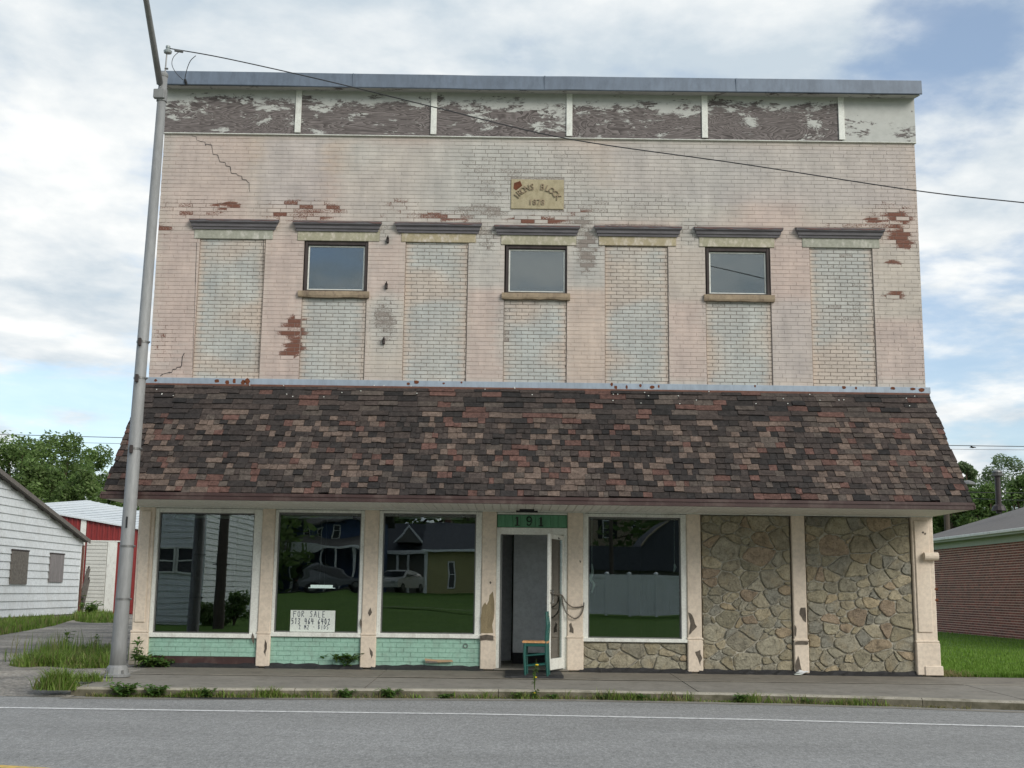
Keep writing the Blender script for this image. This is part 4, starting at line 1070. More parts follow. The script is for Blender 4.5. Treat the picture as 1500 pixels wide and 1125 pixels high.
# ------------------------------------------------------------------ things at the shop front
def wood_chair():
    c0 = P(786, 986, -1.05)
    c_ = thing('chair', 'small teal-green wooden chair with tan seat standing in the open doorway', 'chair', (c0.x, -1.05, .006), local=True)
    xa, xb, y0, y1, hs = -.165, .150, -.16, .16, .45
    for y in (y0, y1):
        one('front_leg', M['chair'], c_, 'tube', [(xa+.012, y, hs), (xa+.005, y, .28), (xa+.020, y, .0)], [.021, .020, .014], 8, smooth=False)
        one('back_post', M['chair'], c_, 'tube', [(xb+.015, y, .0), (xb, y, .2), (xb-.01, y, hs), (xb+.005, y, .70), (xb-.012, y, .88)], [.015, .021, .023, .021, .013], 8)
        for z in (.13, .27): one('stretcher', M['chair'], c_, 'tube', [(xa, y, z-.0), (xb, y, z+.03)], .010, 6)
        one('seat_rail', M['chair'], c_, 'cbox', xa, xb, y-.014, y+.014, hs-.05, hs-.004, .004)
    one('seat_rail', M['chair'], c_, 'cbox', xa-.012, xa+.012, y0, y1, hs-.05, hs-.004, .004)
    one('stretcher', M['chair'], c_, 'tube', [(xa, y0, .2), (xa, y1, .2)], .010, 6)
    b = MB(); n_ = 7; vs = []
    for i in range(n_):
        for j in range(n_):
            u, v = i/(n_-1), j/(n_-1); sag = -.018*math.sin(math.pi*u)*math.sin(math.pi*v) + random.uniform(-.003, .003)
            vs.append((xa-.025+(xb-xa+.04)*u, y0-.02+(y1-y0+.04)*v, hs+.022+sag))
    k = len(vs); vs += [(x, y, hs-.002) for x, y, z in vs]
    fs = [(i*n_+j, (i+1)*n_+j, (i+1)*n_+j+1, i*n_+j+1) for i in range(n_-1) for j in range(n_-1)]
    rim = [i*n_ for i in range(n_)] + [(n_-1)*n_+j for j in range(1, n_)] + [i*n_+n_-1 for i in range(n_-2, -1, -1)] + [j for j in range(n_-2, 0, -1)]
    fs += [(a, rim[(q+1) % len(rim)], rim[(q+1) % len(rim)]+k, a+k) for q, a in enumerate(rim)]
    b.add(vs, fs); b.build('seat', M['seat'], c_, fix=True)
    for z, h_ in ((.58, .04), (.70, .045), (.81, .05)): one('back_slat', M['chair'], c_, 'cbox', xb-.008, xb+.008, y0+.01, y1-.01, z, z+h_, .004)
    c_.rotation_euler.z = rad(-6)
wood_chair()
q0, q1 = G(740, 985, .01), G(822, 985, .01)
mt = thing('doormat', 'thin black rubber mat lying before the open doorway', 'mat', (.3, -.3, .0))
b = MB(); vs = []; ns = 10
for k in range(ns+1):
    xx = q0.x + (q1.x-q0.x)*k/ns; j = random.uniform(-.012, .012)
    vs += [(xx, -.09, .0), (xx, -.09, .016), (xx, -1.24+j, .004+random.uniform(0, .012)), (xx, -1.25+j, -.02)]
b.add(vs, [(4*k+r_, 4*k+4+r_, 4*k+5+r_, 4*k+1+r_) for k in range(ns) for r_ in range(3)] + [(0,1,2,3), tuple(4*ns+r_ for r_ in range(4))]); b.build('mat_sheet', M['dark'], mt, fix=True)
b = MB(); b.cbox(q0.x+.02, q1.x-.02, -1.20, -1.17, .008, .018, .003); b.build('raised_edge', M['dark'], mt)
# chain from the door handle to a hook on the pillar
ch = thing('door_chain', 'rusty chain looped from the open door to a hook on the pillar', 'chain', (1.0, -.3, 0))
def arc(pts, n_=14):
    out_ = []
    for i in range(len(pts)-1):
        p0_, p1_, p2_, p3_ = pts[max(i-1, 0)], pts[i], pts[i+1], pts[min(i+2, len(pts)-1)]
        for k in range(n_):
            t_ = k/n_; out_.append(.5*((2*p1_)+(p2_-p0_)*t_+(2*p0_-5*p1_+4*p2_-p3_)*t_*t_+(3*p1_-p0_-3*p2_+p3_)*t_**3))
    out_.append(pts[-1]); return out_
for nm, px in (('upper_strand', [(806, 868.5, -.60), (815, 871, -.38), (823, 872, -.16), (829, 882, -.085), (838, 889, -.075), (848, 889.5, -.065), (855, 888, -.05)]), ('lower_strand', [(823, 872.5, -.155), (825, 886, -.085), (830, 898, -.075), (842, 906, -.075), (851, 900, -.065), (855, 889, -.05)])):
    pts = arc([P(x, y, d) for x, y, d in px], 10); b = MB(); acc = 0
    for i in range(len(pts)-1):
        a, c_ = pts[i], pts[i+1]; d = (c_-a); nn = Vector((0, 1, 0)) if i % 2 else Vector((d.z, 0, -d.x)).normalized()
        mid = (a+c_)/2; e = d*.75; s_ = nn*.008
        b.tube([mid-e, mid-e*.6+s_, mid+e*.6+s_, mid+e, mid+e*.6-s_, mid-e*.6-s_, mid-e], .0042, 5)
    b.build(nm, M['chain'], ch)
p = P(855, 886, -.045); b = MB(); b.tube([(p.x, -.03, p.z-.02), (p.x, -.07, p.z-.02), (p.x+.002, -.075, p.z+.035)], .008, 6); b.build('hook', M['dark'], ch)

# hand-written card in the second window
sg = rect(425.5, 894, 491, 926.5, .06)
fs_ = thing('for_sale_sign', 'white hand-lettered FOR SALE card propped against the second shop window', 'sign', ((sg[0]+sg[1])/2, .09, W2[2]))
cb('card', M['paper'], fs_, sg[0], sg[1], .0380, .0420, W2[2]+.004, sg[3], .001)
FONT = {'F': [[(0,0),(0,1),(.6,1)], [(0,.55),(.5,.55)]], 'O': [[(.3,0),(.05,.25),(.05,.75),(.3,1),(.55,.75),(.55,.25),(.3,0)]], 'R': [[(0,0),(0,1),(.45,.95),(.5,.65),(0,.5),(.55,0)]],
        'S': [[(.55,.9),(.25,1),(.05,.75),(.5,.4),(.4,.05),(0,.08)]], 'A': [[(0,0),(.3,1),(.6,0)], [(.12,.4),(.48,.4)]], 'L': [[(.05,1),(.05,0),(.5,0)]], 'E': [[(.55,1),(.05,1),(.05,0),(.55,0)], [(.05,.5),(.45,.5)]],
        '5': [[(.55,1),(.1,1),(.08,.55),(.45,.6),(.5,.2),(.05,0)]], '1': [[(.15,.8),(.3,1),(.3,0)]], '3': [[(.05,.95),(.5,.95),(.2,.55),(.5,.3),(.3,0),(0,.1)]], '4': [[(.1,1),(.05,.45),(.6,.45)], [(.45,.9),(.42,0)]],
        '6': [[(.45,1),(.1,.5),(.1,.1),(.45,.05),(.5,.4),(.12,.4)]], '0': [[(.3,0),(.05,.3),(.1,.8),(.35,1),(.5,.6),(.5,.2),(.3,0)]], '2': [[(.05,.8),(.3,1),(.5,.75),(.05,0),(.6,.02)]], 'M': [[(0,0),(.08,1),(.3,.4),(.52,1),(.6,0)]],
        'H': [[(.05,0),(.05,1)], [(.5,0),(.5,1)], [(.05,.5),(.5,.5)]], 'T': [[(0,1),(.6,1)], [(.3,1),(.3,0)]], 'B': [[(.05,0),(.05,1),(.45,.85),(.05,.55),(.5,.3),(.05,0)]], 'D': [[(.05,0),(.05,1),(.5,.7),(.5,.25),(.05,0)]], '-': [[(.1,.5),(.5,.5)]], 'I': [[(.3,0),(.3,1)]], ' ': []}
def write(txt, x, z, h, w, adv, par, y=.0378):
    for ch_ in txt:
        b = MB()
        for pl_ in FONT[ch_]:
            jz = random.uniform(-.004, .004); stroke(b, [(x+u*adv*.95+random.uniform(-.002, .002), z+v*h+jz) for u, v in pl_], w, y, .0010)
        x += adv
        if b.v: b.build('letter', M['ink'], par, fix=True)
cw, chh = sg[1]-sg[0], sg[3]-W2[2]
write('FOR SALE', sg[0]+cw*.07, W2[2]+chh*.69, .085, .008, cw*.092, fs_)
write('513 464 6402', sg[0]+cw*.03, W2[2]+chh*.37, .085, .010, cw*.074, fs_)
write('2 M2 - BIDS', sg[0]+cw*.20, W2[2]+chh*.14, .062, .007, cw*.062, fs_)

# strip lights hanging inside, ornaments behind the fourth pane
t = NT('lit_tube'); t.b.inputs['Emission Color'].default_value = (.9, 1, .95, 1); t.b.inputs['Emission Strength'].default_value = .45; M['lit'] = t.done((.8, .8, .8), .4)
for lab, (pa, pb, py, Y), mat in (('long white strip light hung inside the first shop window', (254, 361, 756.5, .55), 'white'), ('white strip light hung above the FOR SALE card', (411, 521, 757, .55), 'white'), ('white strip light hung inside the third shop window', (581, 682, 758, .55), 'white'), ('lit strip light deep inside behind the second shop window', (452, 491, 859, 4.2), 'lit')):
    a, c_ = P(pa, py, Y), P(pb, py, Y)
    l_ = thing('strip_light', lab, 'light', ((a.x+c_.x)/2, Y, a.z), 'strip lights in the shop')
    one('tube', M[mat], l_, 'tube', [(a.x, Y, a.z), (c_.x, Y, a.z)], .022 if mat == 'white' else .03, 8)
    b = MB(); b.cbox(a.x-.02, a.x+.04, Y-.04, Y+.04, a.z-.02, a.z+.06, .005); b.cbox(c_.x-.04, c_.x+.02, Y-.04, Y+.04, a.z-.02, a.z+.06, .005); b.cbox(a.x+.041, c_.x-.041, Y-.03, Y+.03, a.z+.03, a.z+.055, .005)
    b.build('housing', M['inner'], l_)
    b = MB()
    for x in (a.x+.2, c_.x-.2): b.tube([(x, Y, a.z+.056), (x, Y, 2.62)], .006, 5)
    b.build('hanger', M['steel'], l_)
for lab, pts in (('pale string ornament hanging behind the left side of the fourth pane', [(867, 826), (868, 838), (865, 848), (870, 856), (867, 868)]), ('short pale ornament hanging behind the right side of the fourth pane', [(988, 826), (989, 831), (987, 838)])):
    q = [P(x, y, .22) for x, y in pts]; o_ = thing('hanging_ornament', lab, 'ornament', q[-1], 'window ornaments')
    one('cord', M['paper'], o_, 'tube', [Vector((q[0].x, .22, 2.62)), q[0]], .003, 5)
    one('ornament', M['paper'], o_, 'tube', q, [.012] + [.024]*(len(q)-2) + [.010], 6)

# ------------------------------------------------------------------ light pole and wires
pb_ = G(171, 991, -.03); ptop = P(239.5, 112, pb_.y)
SLP = thing('street_light', 'tall tapered grey metal street light pole beside the storefront kerb', 'street light', (pb_.x, pb_.y, -.03))
axis = ptop - pb_
def onpole(f): return pb_ + axis*f
prs = [.112, .100, .094, .060]; one('shaft', M['pole'], SLP, 'tube', [onpole(0.005), onpole(.05), onpole(.15), onpole(1.0)], prs, 20, smooth=False)
for pl_ in SLP.children[0].data.polygons: pl_.use_smooth = len(pl_.vertices) == 4
b = MB(); b.lathe(pb_, [(.175, .0), (.178, .03), (.150, .045), (.135, .12), (.112, .15)], 16); b.build('base_collar', M['pole'], SLP)
for k in range(4):
    a = rad(45+90*k); one('anchor_bolt', M['steel'], SLP, 'tube', [(pb_.x+.155*math.cos(a), pb_.y+.155*math.sin(a), -.02), (pb_.x+.155*math.cos(a), pb_.y+.155*math.sin(a), .06)], .014, 6)
def prad(f): return .100 + (.060-.100)*f
for py in (812.5, 885.5, 573, 675, 520):
    f = (991-py)/(991-112); c_ = onpole(f); r_ = prad(f)
    b = MB(); b.tube([c_-Vector((0, 0, .014)), c_+Vector((0, 0, .014))], r_+.006, 20); b.tube([c_+Vector((r_, -.02, 0)), c_+Vector((r_+.03, -.02, 0))], .014, 6); b.build('strap', M['steel'], SLP)
    if py in (573, 675, 520):
        b = MB(); b.cbox(c_.x-.03, c_.x+.01, c_.y-r_-.05, c_.y-r_-.004, c_.z-.07, c_.z+.04, .006); b.build('strap_clip', M['darkframe'], SLP)
f = (991-780)/(991-112); c_ = onpole(f); cb('number_tag', M['dark'], SLP, c_.x-.008, c_.x+.014, c_.y-prad(f)-.012, c_.y-prad(f)-.003, c_.z-.07, c_.z+.08, .002)
a1 = P(214, 0, pb_.y - 1.3); st0 = onpole(.985) + Vector((-.03, -.05, 0)); ad = (a1-st0)
arm = [st0, st0+ad*.5+Vector((0, 0, .01)), a1, a1+ad*.55+Vector((0, -.2, -.10)), a1+ad*.95+Vector((0, -.55, -.34))]
one('lamp_arm', M['pole'], SLP, 'tube', arm, [.047, .044, .040, .036, .034], 12, smooth=True)
e = arm[-1]; hd_ = MB(); hd_.lathe((0, 0, 0), [(.05, -.02), (.13, .0), (.15, .04), (.10, .10), (.03, .12)], 14)
hd_.v = [(e.x+v[0]*.9, e.y-.28+v[1]*2.2, e.z+v[2]-.02) for v in hd_.v]; hd_.build('lamp_head', M['pole'], SLP, smooth=True)
b = MB(); c_ = onpole(.965); b.tube([c_-Vector((0, 0, .09)), c_+Vector((0, 0, .09))], .074, 16); b.cbox(c_.x-.1, c_.x+.06, c_.y-.10, c_.y-.03, c_.z-.07, c_.z+.07, .01); b.build('arm_clamp', M['pole'], SLP)
tp = onpole(1.0); b = MB(); b.lathe(tp, [(.066, -.01), (.07, .02), (.05, .06), (.02, .075)], 14); b.build('pole_cap', M['pole'], SLP)
ins = P(246, 73, pb_.y); b = MB(); b.tube([tp+Vector((.02, 0, .05)), ins+Vector((-.012, 0, -.02))], .010, 6); b.tube([tp+Vector((.01, 0, .12)), tp+Vector((.06, 0, .12))], .014, 6); b.build('insulator_pin', M['steel'], SLP)
b = MB(); b.lathe(ins, [(.022, -.06), (.055, -.05), (.062, -.02), (.040, .0), (.028, .01), (.034, .03), (.034, .055), (.02, .065)], 14); b.build('insulator', M['porcelain'], SLP)
def wire(name, lab, pts, r, cat='wire', group=None, n_=12):
    w_ = thing(name, lab, cat, pts[0], group); one('cable', M['wire'], w_, 'tube', arc([Vector(p) for p in pts], n_), r, 5); return w_
py_ = pb_.y
wr = wire('overhead_wire', 'long black overhead wire running from the pole insulator past the brick front', [ins+Vector((.03, 0, .02)), P(330, 85.5, py_-.05), P(480, 119, py_-.15), P(640, 158, py_-.25), P(830, 203, py_-.4), P(1085, 240, py_-.6), P(1340, 279, py_-.85), P(1500, 297, py_-1.0), P(1750, 322, py_-1.25), P(2300, 340, py_-1.6)], .0085)
a, c_ = P(256, 74, py_-.01), P(268, 76, py_-.02); one('splice', M['steel'], wr, 'tube', [a, c_], .018, 6)
one('jumper', M['wire'], wr, 'tube', arc([P(262, 76, py_-.02), P(254, 84, py_-.02), P(252, 95, py_-.02), P(258, 107, py_-.03), P(268, 117, py_-.04)], 6), .005, 5)
one('jumper', M['wire'], wr, 'tube', arc([P(287, 81.5, py_-.03), P(279, 89, py_), P(274, 101, py_+.3), P(271, 115, py_+1.0), P(272.5, 120, -.27)], 6), .006, 5)
one('eye_bolt', M['dark'], wr, 'tube', [P(271, 117, -.262), P(272, 120, -.28), P(273, 124, -.262)], .022, 6)

# ------------------------------------------------------------------ weathered white outbuilding on the left
WX = -16.75
def zat(px, py, X): return PX(px, py, X)
cr_b = PX(111, 903.5, WX); cr_t = PX(119, 791, WX); lf_t = PX(0, 699, WX)
WB = thing('white_outbuilding', 'white clapboard outbuilding with two boarded windows beside the gravel yard', 'building', (WX-4, cr_b.y-7, 0))
yb = cr_b.y; slope = (lf_t.z-cr_t.z)/(cr_t.y-lf_t.y); ridge_y = lf_t.y - 3.0; ze = cr_t.z
def zr(y): return ze + slope*(yb-y) if y > ridge_y else ze + slope*(yb-ridge_y) - slope*(ridge_y-y)
y_far = 2*ridge_y - yb
b = MB(); prof = [(yb, 0), (yb, ze-.02), (ridge_y, zr(ridge_y)-.02), (y_far, ze-.02), (y_far, 0)]
b.prism([(WX-.03, y, z) for y, z in prof], (-8, 0, 0)); WBW = b.build('wall', M['siding'], WB, fix=True)
EXW = .262; z = .10; r_ = 0
while z < zr(ridge_y) - .1:
    yend = yb if z + EXW < ze else yb - (z+EXW*.6-ze)/slope
    y0 = max(y_far, 2*ridge_y-yend) if z+EXW >= ze else y_far
    if yend - y0 > .3:
        b = MB(); j = random.uniform(-.004, .004)
        b.prism([(WX-.029, y0, z+EXW+.012), (WX-.012, y0, z+EXW+.012), (WX+.028+j, y0, z), (WX-.029, y0, z)], (0, yend-y0, 0)); b.build('clapboard', M['siding'], WBW, fix=True)
    z += EXW
cb('foundation', M['concrete'], WB, WX-.1, WX-.005, y_far, yb-.02, -.02, .098, .004)
for ys_, e in ((1, 0), (-1, 1)):
    b = MB(); ya, ybb = (yb+.35, ridge_y) if ys_ == 1 else (y_far-.35, ridge_y); za = ze - slope*.35
    b.prism([(WX+.22, ya, za), (WX+.22, ybb, zr(ridge_y)), (WX+.22, ybb, zr(ridge_y)+.12), (WX+.22, ya, za+.12)], (-8.5, 0, 0)); b.build('roof', M['roofgrey'], WB, fix=True)
    b = MB(); b.prism([(WX+.221, ya, za-.05), (WX+.221, ybb, zr(ridge_y)-.05), (WX+.221, ybb, zr(ridge_y)+.10), (WX+.221, ya, za+.10)], (.03, 0, 0)); b.build('rake_board', M['plank'], WB, fix=True)
for (a, b_, c_, d_), mt_ in (((14, 807, 38.5, 856), 'osb'), ((71, 812, 91, 853), 'ply')):
    p0_, p1_ = PX(a, (b_+d_)/2, WX), PX(c_, (b_+d_)/2, WX); zt_, zb_ = PX((a+c_)/2, b_, WX).z, PX((a+c_)/2, d_, WX).z
    wo = cb('boarded_window', M[mt_], WB, WX+.03, WX+.06, p0_.y, p1_.y, zb_, zt_, .004)
    cb('board_trim', M['darkframe'], wo, WX+.0305, WX+.075, p0_.y-.06, p1_.y+.02, zt_+.002, zt_+.05, .004)
cb('corner_board', M['siding'], WB, WX-.05, WX+.03, yb, yb+.05, .1, ze-.15, .004)
one('downpipe', M['ridge'], WB, 'tube', [(WX+.05, yb+.14, .2), (WX+.05, yb+.14, ze-.2)], .05, 8)

# ------------------------------------------------------------------ red metal garage
RY = G(140, 899, 0).y
RB = thing('metal_garage', 'red metal garage with white ribbed roof and roll-up door behind the outbuilding', 'garage', (P(130, 880, RY).x, RY, 0))
def R3(px, py): p = P(px, py, RY); return (p.x, p.z)
top = [R3(20, 741), R3(60, 748), R3(117, 758.5), R3(125.5, 760), R3(178, 769.5), R3(230, 779)]
xr_ = top[-1][0]; xl_ = top[0][0]
b = MB(); b.prism([(top[0][0], RY+.06, 0)] + [(x, RY+.06, z) for x, z in top] + [(xr_, RY+.06, 0)], (0, 10, 0)); b.build('wall', M['barnred'], RB, fix=True)
dx0, dx1 = R3(124, 840)[0], R3(154.5, 840)[0]; dz1 = R3(140, 793.5)[1]
def ztop(x):
    for (a, za), (c_, zc_) in zip(top, top[1:]):
        if a <= x <= c_: return za + (zc_-za)*(x-a)/(c_-a)
    return top[-1][1]
x = xl_; 
while x < xr_ - .2:
    z0_ = dz1 + .06 if dx0 - .25 < x < dx1 + .75 else .02
    cb('wall_rib', M['barnred'], RB, x, x+.09, RY+.01, RY+.059, z0_, min(ztop(x), ztop(x+.09)) - .06, .01); x += .23
cb('door_head_trim', M['white'], RB, dx0-.1, dx1+.9, RY-.02, RY+.05, dz1-.0, dz1+.055, .006)
cb('jamb_panel', M['white'], RB, dx1+.02, dx1+.42, RY-.01, RY+.05, .0, dz1-.002, .006)
cb('corner_trim', M['white'], RB, R3(117, 790)[0], R3(125, 790)[0]-.005, RY-.02, RY+.05, .0, ztop(R3(121, 790)[0])-.03, .006)
RD = cb('roll_up_door', M['rolldoor'], RB, dx0, dx1, RY+.02, RY+.05, .02, dz1-.004, .004)
ns = 19
for k in range(ns):
    z0_ = .03 + (dz1-.05)*k/ns; cb('door_slat', M['rolldoor'], RD, dx0+.01, dx1-.01, RY-.012, RY+.019, z0_+.008, z0_+(dz1-.05)/ns-.008, .012)
rb = MB(); bA, bB = P(22, 711, RY+9), P(178, 743, RY+9)
bz = lambda x: bA.z + (bB.z-bA.z)*(x-bA.x)/(bB.x-bA.x)
vs = [(x, RY-.12, z+.02) for x, z in (top[0], top[-1])] + [(x, RY+9, bz(x)) for x in (top[0][0], top[-1][0])]
vs += [(x, y, z-.06) for x, y, z in vs]
rb.add(vs, [(0,1,3,2), (4,6,7,5), (0,4,5,1), (0,2,6,4), (1,5,7,3), (2,3,7,6)])
RRF = rb.build('roof', M['barnroof'], RB, fix=True)
for j in range(15):
    a = Vector(vs[0]).lerp(Vector(vs[1]), (j+.5)/15); c_ = Vector(vs[2]).lerp(Vector(vs[3]), (j+.5)/15)
    one('roof_rib', M['barnroof'], RRF, 'tube', [a+Vector((0, .01, .01)), c_+Vector((0, 0, .01))], .022, 5)
# planks leaning on the corner of the outbuilding
for k, (a, c_, d, lab) in enumerate((((113, 897), (130, 833), .0, 'broad weathered grey plank leaning at the outbuilding corner'), ((119, 892), (130, 849), .25, 'short dark weathered plank leaning beside the broad plank'), ((112, 893), (117, 838), -.2, 'narrow reddish plank standing upright at the outbuilding corner'))):
    p, q = P(*a, yb+.9+d), P(*c_, yb+.7+d); p.z = 0
    dd = (q-p); Lk = dd.length; rot = dd.to_track_quat('Z', 'Y').to_matrix().to_4x4()
    pk = thing('leaning_plank', lab, 'plank', p, 'planks at the outbuilding corner')
    one('board', M['plank' if k != 2 else 'ridge'], pk, 'cbox', -.09+.03*k, .09-.03*k, -.02, .02, 0, Lk, .006, M=Matrix.Translation(p) @ rot)
    one('split_end', M['darkframe'], pk, 'cbox', -.05+.015*k, .02, -.018, .018, Lk+.001, Lk+.10, .006, M=Matrix.Translation(p) @ rot)

# ------------------------------------------------------------------ low red brick building on the right
BX = 14.7
BB = thing('brick_house', 'low dark red brick house with grey shingle roof beside the lawn', 'house', (BX+5, 15, 0))
z_w = PX(1436, 799, BX).z; y0_, y1_ = 6.0, PX(1366, 860, BX).y + .6
cb('wall_core', M['mortar_lt'], BB, BX+.008, BX+10, y0_, y1_, -.05, z_w+.3, .002)
b = MB(); z = .0; r_ = 0
while z < z_w - .01:
    y = y0_ - (.12 if r_ % 2 else 0)
    while y < y1_:
        a, c_ = max(y, y0_), min(y+.235, y1_)
        if c_-a > .03:
            s_ = random.uniform(.75, 1.2); tn = lerp(srgb(150, 88, 72), srgb(126, 82, 70), random.random()); at = (tn[0]*s_, tn[1]*s_, tn[2]*s_, 0, 0)
            b.add([(BX, a+.002, z+.008), (BX, c_-.002, z+.008), (BX, c_-.002, z+.062), (BX, a+.002, z+.062), (BX+.012, a+.001, z+.006), (BX+.012, c_-.001, z+.006), (BX+.012, c_-.001, z+.064), (BX+.012, a+.001, z+.064)], [(3,2,1,0), (0,1,5,4), (2,3,7,6)], at)
        y += .237
    z += .0755; r_ += 1
tag(b.build('bricks', M['redbrick'], BB), kind='stuff')
ez = PX(1436, 783, BX-.35).z; hs_ = .36
cb('frieze_board', M['trimgreen'], BB, BX-.03, BX+.005, y0_, y1_+.02, z_w, ez-.03, .004)
cb('eave_board', M['trimgreen'], BB, BX-.37, BX-.03, y0_-.3, y1_+.3, ez-.10, ez-.03, .006)
cb('gutter', M['white'], BB, BX-.45, BX-.372, y0_-.3, y1_+.3, ez-.04, ez+.05, .012)
RS = (PX(1500, 730.6, BX+3.0).z - ez)
fb = P(1366, 771, y1_+.25); q = P(1500, 730.5, y1_+.25); sl_ = (q.z-fb.z)/(q.x-fb.x)
b = MB(); xa, xb = BX-.44, BX+5.2; za = fb.z + sl_*(xa-fb.x)
za = ez + .04; zb_ = za + sl_*(xb-xa)
b.prism([(xa, y0_-.3, za), (xb, y0_-.3, zb_), (2*xb-xa, y0_-.3, za), (2*xb-xa, y0_-.3, za-.08), (xb, y0_-.3, zb_-.12), (xa, y0_-.3, za-.08)], (0, y1_+.6-y0_, 0)); b.build('roof', M['roofgrey'], BB, fix=True)
cb('gable_end', M['mortar_lt'], BB, BX+.1, BX+9.8, y1_-.3, y1_-.05, z_w, za, .002)
vb = P(1463, 741, y1_-2.5); vt = P(1461, 697, y1_-2.5)
one('vent_pipe', M['pipe'], BB, 'tube', [vb-Vector((0, 0, .25)), vt], .095, 12, smooth=False)
b = MB(); b.lathe(vt, [(.12, -.03), (.19, .0), (.20, .06), (.14, .08), (.17, .11), (.16, .16), (.05, .2)], 14); b.build('vent_cap', M['steel'], BB)
b = MB(); b.lathe(vb, [(.24, -.16), (.2, -.02), (.12, .05)], 12); b.build('pipe_flashing', M['pipe'], BB)

# ------------------------------------------------------------------ far poles and wires
UPX = P(1388, 770, 42.0)
UP_ = thing('utility_pole', 'brown timber pole with a grey yard lamp behind the mansard end', 'pole', (UPX.x, 42, -.2))
lh = P(1418, 708, 42)
one('post', M['timber'], UP_, 'tube', [(UPX.x, 42, -.2), (UPX.x-.03, 42, lh.z+.2)], [.17, .13], 10)
one('arm', M['steel'], UP_, 'tube', [(UPX.x, 42, lh.z+.05), (lh.x, 42, lh.z+.12)], .03, 6)
b = MB(); b.lathe(lh, [(.10, -.14), (.36, -.12), (.40, -.06), (.30, .06), (.14, .13), (.06, .15)], 14); b.build('yard_lamp', M['steel'], UP_)
for lab, pts, r_ in (('upper thin wire crossing the sky behind the left trees', [(-200, 633, 80), (0, 636.5, 80), (100, 639, 80), (400, 647, 80)], .028), ('lower thin wire crossing the sky behind the left trees', [(-200, 642, 80), (0, 645, 80), (100, 648, 80), (400, 655, 80)], .018),
                    ('upper thin wire crossing the sky behind the right trees', [(1200, 650, 60), (1390, 652.5, 60), (1500, 654, 60), (1700, 656, 60)], .024), ('lower thin wire crossing the sky behind the right trees', [(1200, 655, 60), (1390, 658, 60), (1500, 659, 60), (1700, 661, 60)], .012),
                    ('sagging cable in front of the right trees', [(1350, 715, 44), (1400, 720, 44), (1500, 722, 44), (1700, 718, 44)], .020), ('low service cable sloping from the timber pole in front of the right trees', [(1388, 727, 42), (1440, 731, 40), (1500, 733, 37), (1600, 734, 32)], .020)):
    wire('distant_wire', lab, [P(*p) for p in pts], r_, group='distant wires', n_=4)
bp_ = P(1425, 655.5, 30)
BI = thing('bird', 'small dark bird gliding in the sky beyond the mansard end', 'bird', bp_)
b = MB(); b.tube([bp_+Vector((.10, 0, .0)), bp_+Vector((.06, 0, .012)), bp_, bp_+Vector((-.07, 0, -.005)), bp_+Vector((-.14, 0, -.012))], [.008, .024, .030, .018, .006], 8); b.build('body', M['bird'], BI, smooth=True)
for s_ in (-1, 1):
    b = MB(); w_ = [Vector((.03, 0, .01)), Vector((.04*1 + s_*.10, s_*.10, .035)), Vector((s_*.20, s_*.16, .0 if s_ > 0 else .045)), Vector((s_*.08-.03, s_*.08, .012)), Vector((-.05, 0, .005))]
    b.prism([bp_+v for v in w_], (0, 0, .006)); b.build('wing', M['bird'], BI, fix=True)

# ------------------------------------------------------------------ trees
def leaf_cloud(R_, clumps, per, size, pal):
    b = MB(); b.has = True
    for (cx_, cy, cz, cr_) in clumps:
        sh = R_.uniform(.75, 1.2)
        for k in range(per):
            d = Vector((R_.gauss(0, 1), R_.gauss(0, 1), R_.gauss(0, .8))); d.normalize(); d *= cr_*R_.uniform(.45, 1.08)**.7
            p = Vector((cx_, cy, cz)) + d; s_ = size*R_.uniform(.6, 1.3)
            u = Vector((R_.uniform(-1, 1), R_.uniform(-1, 1), R_.uniform(-.6, .6))).normalized(); v = u.cross(Vector((R_.uniform(-1, 1), R_.uniform(-1, 1), R_.uniform(-1, 1)))).normalized()
            c_ = R_.choice(pal); q = sh*R_.uniform(.8, 1.2); at = (c_[0]*q, c_[1]*q, c_[2]*q, 0, 0)
            b.add([p-u*s_, p-v*s_*.5, p+u*s_, p+v*s_*.5], [(0,1,2,3)], at)
    return b
PAL = [(.125, .20, .055), (.155, .24, .07), (.10, .165, .045), (.195, .27, .10)]
def tree(lab, base, h, rx, seed, size=.22, per=90, ncl=42, pal=PAL, group=None, crown0=.28):
    R_ = random.Random(seed); T = thing('tree', lab, 'tree', base, group); base = Vector(base)
    tr_ = MB(); tr_.tube([base, base+Vector((.1, 0, h*.2)), base+Vector((-.05, 0, h*.45)), base+Vector((.1, .1, h*.75))], [h*.028, h*.022, h*.016, h*.006], 8)
    cl = []
    for k in range(ncl):
        th = R_.uniform(0, 2*math.pi); f = R_.random(); zz_ = crown0 + (1-crown0)*f
        rr = rx*math.sqrt(max(.05, math.sin(math.pi*min(1, .12+.86*f))))*R_.uniform(.35, 1.0)
        cr_ = rx*R_.uniform(.20, .36)
        c_ = (base.x+rr*math.cos(th), base.y+rr*math.sin(th), base.z+h*zz_-cr_*.4*f); cl.append((*c_, cr_))
        if k % 5 == 0: tr_.tube([base+Vector((0, 0, h*.3)), Vector(c_).lerp(base+Vector((0, 0, h*.4)), .4), Vector(c_)], [h*.012, h*.008, h*.003], 5)
    tr_.build('trunk', M['bark'], T)
    leaf_cloud(R_, cl, per, size, pal).build('crown', M['leaf'], T)
left_trees = [(28, 640, 62, 70, 'broad green tree rising behind the white outbuilding'), (88, 637, 66, 62, 'rounded green tree behind the white garage roof'), (-40, 650, 60, 66, 'leafy tree behind the outbuilding roof slope'), (140, 660, 70, 52, 'looser green tree near the left mansard end'), (60, 672, 54, 50, 'lower bushy tree above the garage roof ridge'), (118, 690, 52, 44, 'low bushy tree between the garage roof and the mansard end'), (178, 690, 60, 40, 'dark small tree peeping past the left mansard edge')]
